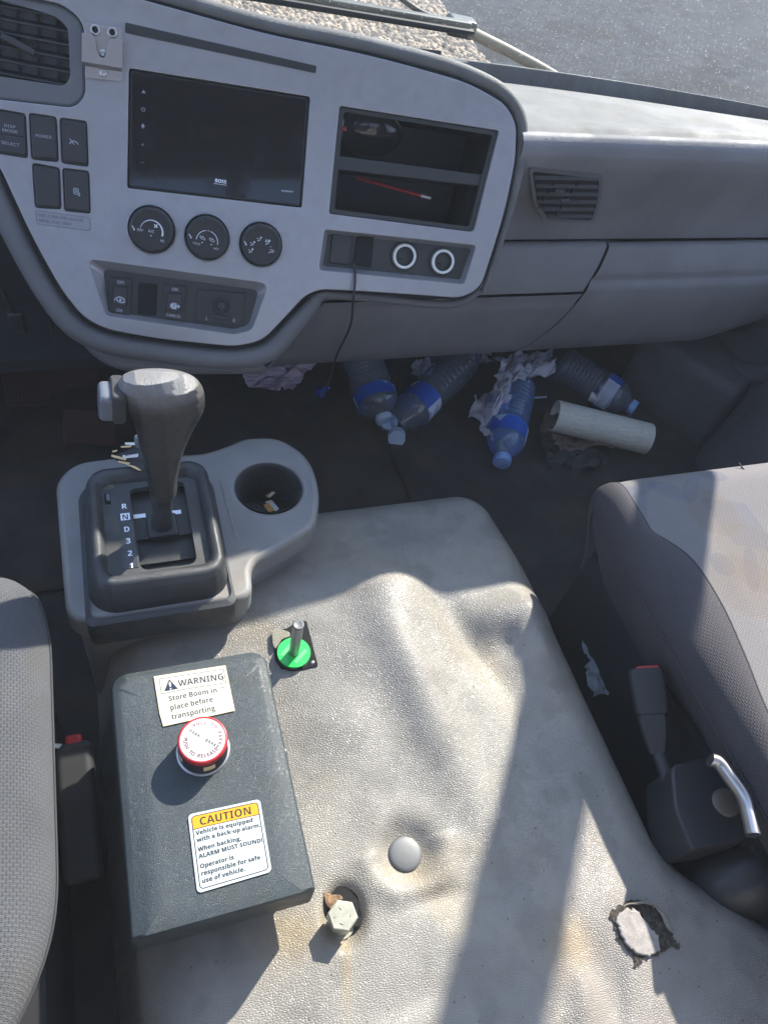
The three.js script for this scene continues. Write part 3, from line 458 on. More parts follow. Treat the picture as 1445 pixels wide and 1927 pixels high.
const swFace = [
  (x) => { text(x, 'DISP', 66, 74, 26, ''); text(x, 'MODE', 66, 104, 26, ''); x.globalAlpha = 0.35; x.fillRect(4, 140, 120, 3); x.globalAlpha = 1; text(x, 'SELECT', 64, 186, 27, ''); },
  (x) => text(x, 'POWER', 64, 112, 28, ''), (x) => gauge(x, 64, 124), () => {}, (x) => can(x, 64, 124)];
const swLabel = ['black two part switch reading DISP MODE and SELECT', 'black switch reading POWER in the upper row of panel switches', 'black cruise control switch with gauge symbol, right end of upper row', 'blank black switch in the lower row of panel switches', 'black switch with canister symbol, below the cruise switch'];
switchPx.forEach((s, i) => {
  const c = s.map((p) => pn(...p)), m = c.reduce((a, p) => [a[0] + p[0] / 4, a[1] + p[1] / 4], [0, 0]), sh = (k) => c.map((p) => [(p[0] - m[0]) * k, (p[1] - m[1]) * k]);
  const g = onPanel('rocker_switch', swLabel[i], 'switch'); g.position.copy(PW(m[0], m[1], 0));
  mesh('bezel', ext(rr(sh(0.985), 0.003), -0.012, -0.001, 0.001), M.vent, g);
  mesh('rocker', ext(rr(sh(0.9), 0.0025), -0.004, 0.0025, 0.0015, 8, 3), M.plastic, g);
  if (i === 0) mesh('seam', quad([sh(0.84)[0], sh(0.84)[1]].map((p) => [p[0], p[1] * 0 - 0.0012]).concat([sh(0.84)[1], sh(0.84)[0]].map((p) => [p[0], -0.0019])), 0.0027), M.hole, g);
  if (i !== 3) mesh('lettering', quad(sh(0.84), 0.0029), ink(128, 240, (x) => { x.fillStyle = x.strokeStyle = '#9aa0aa'; swFace[i](x); }, { roughness: 0.5 }), g);
});
// lower switches
const small = (name, label, cat, px, z0 = -0.0115) => { const c = px.map((p) => pn(...p, -0.01)), m = c.reduce((a, p) => [a[0] + p[0] / 4, a[1] + p[1] / 4], [0, 0]); const g = onPanel(name, label, cat); g.position.copy(PW(m[0], m[1], -0.0105)); void z0; return [g, (k, l = k, dy = 0) => c.map((p) => [(p[0] - m[0]) * k, (p[1] - m[1]) * l + dy])]; };
const engine = (x, c, y) => { x.lineWidth = 5; x.beginPath(); x.moveTo(c - 24, y - 8); x.lineTo(c - 8, y - 16); x.lineTo(c + 10, y - 14); x.lineTo(c + 24, y - 6); x.lineTo(c + 24, y + 12); x.lineTo(c + 4, y + 14); x.lineTo(c - 12, y + 10); x.closePath(); x.stroke(); x.beginPath(); x.arc(c + 2, y, 5, 0, 7); x.stroke(); x.beginPath(); x.moveTo(c - 30, y - 4); x.lineTo(c - 30, y + 8); x.stroke(); };
const filter = (x, c, y) => { x.lineWidth = 5; x.beginPath(); x.roundRect(c - 14, y - 16, 24, 32, 3); x.stroke(); for (const d of [-7, 1, 9]) { x.beginPath(); x.moveTo(c - 26, y + d); x.lineTo(c + 10, y + d); x.stroke(); } x.beginPath(); x.moveTo(c + 10, y); x.lineTo(c + 28, y); x.moveTo(c + 20, y - 10); x.lineTo(c + 30, y); x.lineTo(c + 20, y + 10); x.stroke(); };
for (const [label, px, a, b, ic] of [['black engine check switch marked OFF above and ON below, left end of lower plate', [[207, 520], [250, 526], [246, 593], [204, 588]], 'OFF', 'ON', engine], ['black filter switch marked ON above and CANCEL below, on the lower plate', [[309, 534], [351, 539], [347, 603], [306, 597]], 'ON', 'CANCEL', filter]]) {
  const [g, s] = small('rocker_switch', label, 'switch', px);
  mesh('bezel', ext(rr(s(1), 0.0018), -0.002, 0.003, 0.001), M.vent, g);
  mesh('rocker', ext(rr(s(0.66, 0.52, 0.0005), 0.001), 0.001, 0.0055, 0.0012, 8, 3), M.plastic, g);
  mesh('lettering', quad(s(0.98, 0.98), 0.0059), ink(128, 200, (x) => { x.fillStyle = x.strokeStyle = '#b9bec8'; text(x, a, 64, 20, 26, ''); text(x, b, 64, 178, 25, ''); ic(x, 66, 118); }, { roughness: 0.5 }), g);
}
{ const [g, s] = small('switch_opening', 'empty dark rectangular opening between two lower switches', 'opening', [[261, 532], [297, 535], [294, 594], [259, 591]]); mesh('opening', ext(rr(s(1), 0.001), -0.001, 0.0008, 0.0004), M.hole, g); }
{
  const [g, s] = small('mirror_control', 'square black mirror control with round joystick marked L and R', 'mirror control', [[371, 544], [462, 551], [455, 612], [368, 605]]);
  mesh('base', ext(rr(s(1), 0.002), -0.002, 0.002, 0.001), M.vent, g);
  const L = (pts) => new THREE.LatheGeometry(pts.map((p) => new THREE.Vector2(...p)), 32).rotateX(Math.PI / 2).translate(0.001, 0.002, 0.002);
  mesh('ring', L([[0.0095, 0], [0.0095, 0.0012], [0.0085, 0.0014], [0.008, 0.0004]]), M.plastic, g); mesh('joystick', L([[0.0045, 0], [0.0052, 0.004], [0.0042, 0.0062], [0, 0.0066]]), M.plastic, g);
  mesh('slider', rbox(0.02, 0.0042, 0.003, 0.0014).rotateZ(-0.07).translate(0.0015, -0.0105, 0.0025), M.plastic, g);
  mesh('lettering', quad(s(0.96), 0.0024), ink(256, 180, (x) => { x.fillStyle = '#b9bec8'; text(x, 'L', 58, 158, 30, ''); text(x, 'R', 214, 158, 30, ''); }, { roughness: 0.5 }), g);
}
// right hand plate: flap, plug and two power sockets
{ const [g, s] = small('blank_cover', 'blank square cover at the left of the socket plate', 'cover', [[625, 438], [664, 443], [657, 500], [618, 495]]); mesh('groove', ext(rr(s(1), 0.002), -0.002, 0.0006, 0.0003), M.hole, g); mesh('cover', ext(rr(s(0.94), 0.002), -0.001, 0.002, 0.0008), M.plastic, g); }
{ const [g, s] = small('usb_plug', 'black charger plug seated in the socket plate with a cable below', 'plug', [[672, 444], [703, 444], [697, 503], [664, 498]]); mesh('plug_body', ext(rr(s(1), 0.0015), -0.002, 0.004, 0.001), M.hole, g); mesh('tab', ext(rr(s(0.7, 0.2, 0.0145), 0.001), -0.001, 0.0025, 0.0005), M.hole, g); }
[[760, 482], [832, 492]].forEach((p, i) => {
  const c = pn(...p, -0.01), g = onPanel('power_socket', ['round power socket with pale ring, next to the charger plug', 'round power socket with pale ring, right end of the socket plate'][i], 'power socket'); g.position.copy(PW(c[0], c[1], -0.0105));
  const L = (pts) => new THREE.LatheGeometry(pts.map((q) => new THREE.Vector2(...q)), 40).rotateX(Math.PI / 2);
  mesh('collar', L([[0.0165, 0], [0.0163, 0.002], [0.0145, 0.0026], [0.0135, 0.001]]), M.vent, g);
  mesh('ring', L([[0.0137, 0.0005], [0.0137, 0.0042], [0.0126, 0.005], [0.0108, 0.0048], [0.0104, 0.003]]), std({ color: rgb(0.62, 0.62, 0.6), roughness: 0.45 }), g);
  mesh('socket_wall', L([[0.0104, 0.004], [0.01, -0.0], [0.0098, 0.0008], [0, 0.0008]]), M.vent, g);
  mesh('contact', rbox(0.004, 0.0016, 0.0025, 0.0005, 1).translate(-0.003, -0.003, 0.0015), M.rust, g);
});
{ // fuel notice
  const c = [[67, 395], [171, 409], [171, 435], [70, 422]].map((p) => pn(...p));
  const l = onPanel('fuel_label', 'clear sticker reading USE ULTRA LOW SULFUR DIESEL FUEL ONLY below the switches', 'label');
  mesh('film', quad(c, 0.0004), ink(416, 116, (x, w, h) => { x.fillStyle = 'rgba(160,162,168,0.25)'; x.beginPath(); x.roundRect(3, 3, w - 6, h - 6, 12); x.fill(); x.lineWidth = 3; x.strokeStyle = 'rgba(60,62,70,0.9)'; x.stroke(); x.fillStyle = '#33363e'; text(x, 'USE ULTRA LOW SULFUR', 16, 36, 31, '', 'left'); text(x, 'DIESEL FUEL ONLY', 16, 80, 31, '', 'left'); }, { roughness: 0.4 }), l);
}
// touchscreen stereo
{
  const g = onPanel('stereo', 'black double height touchscreen stereo in the centre panel', 'stereo'), q = hs.screen, m = [0, 1].map((k) => q.reduce((s, p) => s + p[k] / 4, 0)), sc = (k, l = k) => q.map((p) => [m[0] + (p[0] - m[0]) * k, m[1] + (p[1] - m[1]) * l]);
  mesh('bezel', ext(rr(sc(0.992), 0.003), -0.02, -0.003, 0.0015), M.vent, g);
  mesh('glass', ext(rr(sc(0.968, 0.95), 0.002), -0.004, -0.0018, 0.0004), M.gloss, g);
  const a = pn(263, 150), b = pn(290, 150);
  mesh('icons', quad([pn(258, 150), pn(284, 154), pn(280, 325), pn(256, 322)], -0.0012), ink(64, 460, (x) => { x.fillStyle = x.strokeStyle = '#8b909b'; x.lineWidth = 3; x.beginPath(); x.moveTo(32, 42); x.lineTo(42, 60); x.lineTo(22, 60); x.fill(); x.beginPath(); x.arc(32, 140, 9, -1, 4.2); x.stroke(); x.beginPath(); x.moveTo(32, 128); x.lineTo(32, 140); x.stroke(); x.beginPath(); x.moveTo(32, 208); x.lineTo(42, 228); x.lineTo(22, 228); x.fill(); x.fillRect(29, 226, 7, 9); text(x, '+', 32, 318, 34, ''); text(x, '–', 32, 408, 34, ''); }, { roughness: 0.3 }), g); void a; void b;
  mesh('lettering', quad([pn(402, 334), pn(430, 338), pn(429, 352), pn(401, 348)], -0.0012), ink(112, 56, (x) => { x.fillStyle = '#e6e9ef'; text(x, 'BOSS', 56, 20, 36); x.fillRect(6, 42, 98, 3); }, { roughness: 0.3 }), g);
  mesh('lettering', quad([pn(530, 356), pn(553, 358), pn(552, 364), pn(529, 362)], -0.0012), ink(120, 32, (x) => { x.fillStyle = '#aeb4bf'; text(x, 'BV9386NV', 60, 16, 24); }, { roughness: 0.3 }), g);
}
// metal bracket riveted beside the vent
{
  const g = onPanel('phone_bracket', 'small steel bracket with rivets fixed beside the top left vent', 'bracket'), P = (l) => l.map((p) => pn(...p));
  mesh('back_plate', ext(rr(P([[162, 44], [231, 54], [231, 154], [161, 146]]), 0.002), 0.001, 0.0022, 0.0003), M.steel, g);
  const hook = rr(P([[156, 64], [172, 66], [182, 78], [184, 100], [190, 111], [198, 111], [203, 100], [206, 80], [216, 76], [232, 78], [230, 130], [156, 118]]), [0.0006, 0.001, 0.002, 0.003, 0.003, 0.003, 0.003, 0.002, 0.001, 0.0006, 0.0006, 0.0006]);
  mesh('hook_plate', ext(hook, 0.006, 0.0074, 0.0003), M.steel, g);
  mesh('fold', quad([[...pn(156, 118), 0.0066], [...pn(230, 130), 0.0066], [...pn(230, 136), 0.0022], [...pn(157, 124), 0.0022]]), M.steel, g);
  for (const p of [[180, 57], [212, 62]]) { const c = pn(...p); mesh('rivet', new THREE.TorusGeometry(0.0036, 0.0011, 8, 20).translate(c[0], c[1], 0.0026), M.steel, g); mesh('rivet_hole', new THREE.CircleGeometry(0.0025, 16).translate(c[0], c[1], 0.0026), M.hole, g); }
  for (const p of [[194, 101], [195, 138]]) { const c = pn(...p); mesh('screw', new THREE.SphereGeometry(0.0036, 16, 8).scale(1, 1, 0.45).translate(c[0], c[1], 0.0024), M.steel, g); }
}
{ // things in the pocket
  const c = PW(...pn(715, 245), -0.045), g = thing('magnifier_lens', 'clear round plastic dome lying in the upper pocket', 'dome', c); g.quaternion.copy(PQ);
  const clear = phys({ color: rgb(0.95, 0.95, 0.95), transmission: 1, thickness: 0.02, ior: 1.45, roughness: 0.03 });
  mesh('dome', new THREE.SphereGeometry(0.036, 40, 20, 0, Math.PI * 2, 0, Math.PI * 0.5).scale(1.0, 0.5, 0.75).rotateX(2.3), clear, g);
  mesh('edge', new THREE.TorusGeometry(0.036, 0.0022, 10, 48).scale(1, 0.75, 1).rotateX(0.73), clear, g);
  const h = PW(...pn(652, 240), -0.04), k = thing('metal_clip', 'small shiny metal clip at the left end of the upper pocket', 'clip', h); k.quaternion.copy(PQ);
  mesh('clip_body', rbox(0.008, 0.024, 0.01, 0.002).rotateZ(-0.15), M.steel, k); mesh('clip_band', rbox(0.012, 0.005, 0.012, 0.001).translate(0.002, 0.002, 0.001), M.red, k);
  const a = PW(...pn(690, 333), -0.05), b = PW(...pn(822, 374), -0.02), t = thing('red_pen', 'thin red pen with silver tip lying in the lower pocket', 'pen', a);
  const d = b.clone().sub(a); mesh('barrel', aim(new THREE.CylinderGeometry(0.002, 0.002, d.length() * 0.86, 10).translate(0, d.length() * 0.43, 0), V(0, 0, 0), d), std({ color: rgb(0.2, 0.012, 0.015), roughness: 0.35 }), t); mesh('tip', aim(new THREE.CylinderGeometry(0.0016, 0.0024, d.length() * 0.13, 10).translate(0, d.length() * 0.93, 0), V(0, 0, 0), d), M.steel, t);
}
{ // charging cable
  const pts = [PW(...pn(668, 497), -0.004), PW(...pn(667, 520), 0.004), PW(...pn(663, 560), 0.006), atZ(657, 620, -0.735), atZ(634, 668, -0.752), atZ(624, 702, -0.775), atY(612, 735, -0.12)];
  const g = thing('charging_cable', 'thin black charging cable hanging from the plug down to the footwell', 'cable'); mesh('wire', tube(pts, 0.0014, 90, 8), M.rubber, g);
}
// ---------- shift console ----------
{
  const g = thing('shift_console', 'grey shift console with black gear gate and a round cup holder lobe', 'console', V(0, 0, 0));
  const plan = [[-0.09, -0.6], [-0.068, -0.625], [-0.01, -0.628], [0.075, -0.62], [0.108, -0.631], [0.128, -0.64], [0.17, -0.637], [0.2, -0.6], [0.202, -0.545], [0.184, -0.492], [0.15, -0.474], [0.101, -0.452], [0.0975, -0.41], [-0.085, -0.413]];
  const R = [0.03, 0.03, 0.05, 0.04, 0.03, 0.02, 0.035, 0.03, 0.035, 0.025, 0.03, 0.014, 0.02, 0.025], S = (d) => rr(offset(plan.map(([x, z]) => [x, -z]), -d), R);
  const cup = (s, r) => { const p = new THREE.Path(); p.absarc(0.142, 0.556, r, 0, Math.PI * 2); s.holes.push(p); return s; };
  mesh('housing', upright(ext(cup(S(0), 0.0375), 0.026, 0.064, 0.007, 24, 6)), M.console, g);
  mesh('housing_skirt', upright(ext(cup(S(-0.008), 0.041), -0.14, 0.0255, 0.0012, 24, 2)), M.console, g);
  mesh('cup_well', new THREE.LatheGeometry([[0.0385, 0.064], [0.0365, 0.0625], [0.0355, 0.056], [0.0335, 0.0], [0.031, -0.004], [0, -0.004]].map((p) => new THREE.Vector2(...p)), 64).translate(0.142, 0, -0.556), M.bezel, g);
  // black surround with gate
  const k = 8, rings = [rectRing(-0.064, 0.077, -0.588, -0.414, 0.055, 0.028, k), rectRing(-0.062, 0.0755, -0.586, -0.417, 0.066, 0.027, k), rectRing(-0.0555, 0.0725, -0.58, -0.4215, 0.094, 0.022, k), rectRing(-0.053, 0.0705, -0.577, -0.4245, 0.0995, 0.02, k), rectRing(-0.0485, 0.067, -0.572, -0.43, 0.1015, 0.017, k), rectRing(-0.0445, 0.0625, -0.5665, -0.436, 0.0995, 0.014, k), rectRing(-0.0415, 0.059, -0.562, -0.4395, 0.0925, 0.012, k), rectRing(-0.041, 0.0585, -0.5615, -0.44, 0.09, 0.012, k)];
  mesh('gate_surround', loft(rings, { cap1: false, crease: 0.9 }), M.bezel, g);
  mesh('surround_flange', loft([rectRing(-0.067, 0.079, -0.592, -0.404, 0.028, [0.008, 0.03, 0.03, 0.008], k), rectRing(-0.067, 0.079, -0.592, -0.4045, 0.064, [0.008, 0.03, 0.03, 0.008], k), rectRing(-0.062, 0.076, -0.588, -0.409, 0.067, [0.012, 0.028, 0.028, 0.012], k)], { cap1: false }), M.bezel, g);
  const floor = rr([[-0.0412, 0.5618], [0.0588, 0.5618], [0.0588, 0.4398], [-0.0412, 0.4398]], 0.012), gate = rr([[-0.013, 0.553], [0.046, 0.557], [0.046, 0.4435], [-0.011, 0.4435]], [0.006, 0.008, 0.012, 0.012]); floor.holes.push(gate);
  mesh('gate_plate', upright(ext(floor, 0.084, 0.0902, 0.0006, 12)), M.gate, g);
  mesh('gate_well', upright(ext(gate, 0.066, 0.0665, 0, 12)), M.gate, g);
  for (const [z0, z1, y, m] of [[-0.56, -0.536, 0.076, M.black], [-0.541, -0.523, 0.0785, M.black], [-0.5265, -0.49, 0.081, M.black], [-0.492, -0.462, 0.0755, M.black], [-0.465, -0.4535, 0.071, M.black]]) mesh('slide_cover', box(-0.012, 0.0455, y - 0.002, y, z0, z1), m, g);
  mesh('letter_strip', box(-0.026, -0.0125, 0.09, 0.0908, -0.556, -0.449), M.strip, g);
  const zs = [[940, 234, 952, 'R'], [0, 237, 972, 'N'], [0, 240, 995, 'D'], [0, 244, 1017, '3'], [0, 248, 1040, '2'], [0, 252, 1063, '1']].map(([, u, v, s]) => [atY(u, v, 0.0912), s]);
  mesh('lettering', new THREE.PlaneGeometry(0.0135, 0.107).rotateX(-Math.PI / 2).translate(-0.01925, 0.0911, -0.5025), ink(128, 1014, (x) => { for (const [p, s] of zs) { const py = (p.z + 0.556) / 0.107 * 1014, px = 64 + (p.x + 0.0185) / 0.0135 * 128 * 0.4; x.fillStyle = '#dde3ec'; if (s === 'N') { x.fillRect(px - 44, py - 44, 88, 88); x.fillStyle = '#20242c'; } text(x, s, px, py + 4, 88); } }, { roughness: 0.5 }), g);
  for (const [u, v] of [[263, 971], [330, 964]]) { const p = atY(u, v, 0.0825); mesh('index_mark', rbox(0.0125, 0.001, 0.0055, 0.0004, 1).translate(p.x, 0.0822, p.z), std({ color: rgb(0.72, 0.78, 0.86), roughness: 0.35 }), g); }
  { const p = atY(203, 938, 0.091); mesh('lock_release_slot', rbox(0.006, 0.002, 0.015, 0.0008).translate(p.x, 0.0905, p.z), M.hole, g); mesh('lock_release', rbox(0.0034, 0.003, 0.0095, 0.0008).translate(p.x + 0.0006, 0.091, p.z - 0.001), M.button, g);
    const q = atY(201, 916, 0.091); mesh('release_label', new THREE.PlaneGeometry(0.0145, 0.006).rotateX(-Math.PI / 2).translate(q.x, 0.0907, q.z), print(96, 40, (x) => { x.fillStyle = '#53503f'; x.fillRect(0, 0, 96, 40); x.fillStyle = '#1c1d1f'; text(x, 'SHIFT', 48, 12, 17); text(x, 'LOCK', 48, 29, 17); }), g); }
  mesh('rib', rbox(0.005, 0.004, 0.09, 0.002).rotateY(0.05).translate(0.0905, 0.0625, -0.53), M.console, g);
}
{ // lever with its leather T grip
  const g = thing('gear_lever', 'grey leather wrapped T grip gear lever standing in the gate', 'gear lever', V(0.0165, 0.078, -0.502));
  const prof = [[0.0, 0.0115, 0.012, 0.0], [0.012, 0.011, 0.011, 0], [0.03, 0.01, 0.0105, 0.001], [0.056, 0.0103, 0.0105, 0.0025], [0.06, 0.0128, 0.0125, 0.0035], [0.085, 0.0145, 0.0135, 0.0045], [0.115, 0.0182, 0.015, 0.0065], [0.14, 0.0232, 0.0165, 0.0095], [0.16, 0.029, 0.0175, 0.0125], [0.172, 0.0332, 0.0182, 0.0132], [0.182, 0.0355, 0.019, 0.0122], [0.19, 0.0362, 0.0188, 0.0112], [0.197, 0.0355, 0.0178, 0.0103], [0.203, 0.0332, 0.0158, 0.0096], [0.2075, 0.0292, 0.0128, 0.009], [0.2102, 0.0235, 0.0095, 0.0086], [0.2118, 0.016, 0.006, 0.0084], [0.2124, 0.008, 0.003, 0.0083]];
  const c = new THREE.CatmullRomCurve3(prof.map((p) => V(p[0], p[1], p[2])), false, 'centripetal'), cx = new THREE.CatmullRomCurve3(prof.map((p) => V(p[0], p[3], 0)), false, 'centripetal');
  const ring = (t) => { const p = c.getPoint(t), x = cx.getPoint(t).y, out = [], n = 56, e = lerp(1.0, 0.96, smooth(p.x, 0.12, 0.19)); for (let i = 0; i < n; i++) { const a = -i / n * Math.PI * 2, C = Math.cos(a), S = Math.sin(a); let px = Math.sign(C) * Math.abs(C) ** e * p.y, pz = Math.sign(S) * Math.abs(S) ** e * p.z; out.push([x + px, p.x + px * -0.1 * smooth(p.x, 0.12, 0.2), pz - 0.006 * smooth(p.x, 0.1, 0.2)]); } return out; };
  const uvL = (p) => [p[0] + 0.2 * p[2], p[1] + p[2] * 0.8];
  mesh('shaft', loft(Array.from({ length: 12 }, (_, i) => ring(i / 11 * 0.265)), { cap0: true, cap1: true, crease: 1.2, uvf: uvL }), M.bezel, g);
  mesh('grip', loft(Array.from({ length: 90 }, (_, i) => ring(0.25 + 0.75 * i / 89)), { crease: 1.5, uvf: uvL }), M.leather, g); { const ge = g.children[g.children.length - 1].geometry, P = ge.attributes.position, col = []; for (let i = 0; i < P.count; i++) { const x = P.getX(i), y = P.getY(i), z = P.getZ(i), w = smooth(y + 0.3 * z + 0.008 * (fbm(x * 150 + 30, z * 60 + y * 30 + 30, 1e6, 3, 140) - 0.5), 0.18, 0.212), k = 1 + 4.2 * w; col.push(k * 1.03, k, k * 0.93); } ge.setAttribute('color', new THREE.Float32BufferAttribute(col, 3)); }  // top lightened by vertex colour: wear, with sunlit brightness put into it
  mesh('boot_collar', rbox(0.031, 0.008, 0.03, 0.003, 3).translate(0, 0.006, 0), M.plastic, g);
  mesh('seam', tube([[0.0125, 0.064, 0.0], [0.0155, 0.085, 0.003], [0.0225, 0.115, 0.003], [0.031, 0.142, 0.0]], 0.0007, 30, 6), std({ color: rgb(0.4, 0.36, 0.28), roughness: 0.7 }), g);
  mesh('collar', rbox(0.012, 0.033, 0.031, 0.004, 4).rotateZ(-0.08).translate(-0.0265, 0.186, -0.006), M.bezel, g);
  mesh('release_button', rbox(0.016, 0.028, 0.026, 0.005, 5).rotateZ(-0.12).translate(-0.035, 0.185, -0.006), M.button, g);
  mesh('side_button', rbox(0.006, 0.011, 0.01, 0.003, 4).translate(-0.0145, 0.132, -0.006), M.button, g);
}
const foil = [M.rubber, std({ color: rgb(0.62, 0.44, 0.22), roughness: 0.5 }), std({ color: rgb(0.75, 0.73, 0.68), roughness: 0.5 })];
function scrap(pts, lift, rot, o) {                                       // crumpled sheet over an outline (x, z)
  const s = rr(pts, 0.001), g0 = new THREE.ShapeGeometry(s, 3), p = g0.attributes.position; for (let i = 0; i < p.count; i++) { const x = p.getX(i), z = p.getY(i); p.setXYZ(i, x, lift * (fbm(x * 260 + 40, z * 260 + 40, 1e6, 2, 110 + (o || 0)) - 0.3), z); } g0.computeVertexNormals(); return rot ? g0.applyQuaternion(new THREE.Quaternion().setFromEuler(rot)) : g0;
}
{ // wrapper pieces behind the lever
  const g = thing('snack_wrapper', 'torn black and gold snack wrapper lying behind the gear lever on the console', 'wrapper', V(-0.005, 0.1, -0.595));
  const at = (u, v, dy = 0) => { const p = atY(u, v, 0.1 + dy); return [p.x + 0.005, p.z + 0.595]; };
  const sheetY = (x, z) => 0.004 + 0.0012 * Math.sin(x * 190 + z * 60) + 0.001 * Math.cos(z * 260);
  mesh('sheet', grid(24, 16, (s, t) => { const a = at(212, 866), b = at(262, 838), c = at(352, 858), d = at(266, 890); const x = lerp(lerp(a[0], b[0], s), lerp(d[0], c[0], s), t), z = lerp(lerp(a[1], b[1], s), lerp(d[1], c[1], s), t); return [x, sheetY(x, z), z]; }), foil[0], g);
  const bits = [[[236, 838], [258, 838], [257, 843], [237, 842], 2], [[228, 846], [250, 844], [247, 848], [230, 849], 1], [[213, 858], [223, 856], [222, 859], [214, 861], 1], [[212, 864], [240, 871], [238, 875], [211, 868], 1], [[232, 863], [262, 860], [261, 866], [233, 869], 2], [[224, 872], [246, 876], [244, 880], [223, 875], 1], [[238, 881], [256, 885], [268, 893], [262, 893], [250, 887], 1], [[322, 860], [338, 858], [332, 863], [321, 866], 1]];
  for (const b of bits) { const w = b[b.length - 1], q = b.slice(0, -1).map((p) => at(...p)); mesh('foil_strip', upright(ext(rr(q.map((p) => [p[0], -p[1]]), 0.0006), 0, 0.0006, 0.0002, 2, 1)).translate(0, sheetY(q[0][0], q[0][1]) + 0.0022, 0), foil[w], g); }
  mesh('lettering', (() => { const c = [[234, 862], [262, 859], [261, 866], [234, 869]].map((p) => at(...p)); const q = quad(c.map((p) => [p[0], sheetY(p[0], p[1]) + 0.0042, p[1]])); return q; })(), ink(96, 24, (x) => { x.fillStyle = '#1a1a1a'; for (let i = 0; i < 6; i++) x.fillRect(10 + i * 13, 6, 8, 11); }), g);
}
{ // wrapper in the cup holder
  const g = thing('crumpled_wrapper', 'crumpled orange and white wrapper lying in the cup holder', 'wrapper', V(0.142, -0.003, -0.556));
  const at = (u, v) => { const p = atY(u, v, 0.01); return [p.x - 0.142, p.z + 0.556]; };
  const fold = (px, m, k, name) => { const q = px.map((p) => at(...p)); const geo = upright(ext(rr(q.map((p) => [p[0], -p[1]]), 0.0008), 0, 0.0009, 0.0003, 2, 1)).rotateZ(0.15).translate(0, k, 0); mesh(name, geo, m, g); };
  const or = std({ color: rgb(0.62, 0.32, 0.08), roughness: 0.55 });
  fold([[500, 911], [516, 909], [530, 914], [533, 920], [520, 922], [513, 930], [505, 938], [500, 934], [510, 922]], or, 0.012, 'fold'); fold([[520, 921], [537, 925], [536, 930], [520, 931], [508, 941], [504, 938]], foil[2], 0.016, 'fold');
  fold([[499, 940], [512, 938], [526, 956], [519, 960]], foil[2], 0.008, 'fold'); fold([[496, 948], [506, 944], [518, 960], [506, 962]], or, 0.01, 'fold');
  const c = thing('bottle_top', 'black bottle cap lying on the bottom of the cup holder', 'bottle cap', V(0.128, -0.003, -0.568)); mesh('cap_body', new THREE.CylinderGeometry(0.014, 0.0145, 0.012, 30).translate(0, 0.006, 0), M.rubber, c); mesh('cap_rim', new THREE.TorusGeometry(0.0125, 0.0012, 8, 30).rotateX(Math.PI / 2).translate(0, 0.012, 0), M.plastic, c);
}
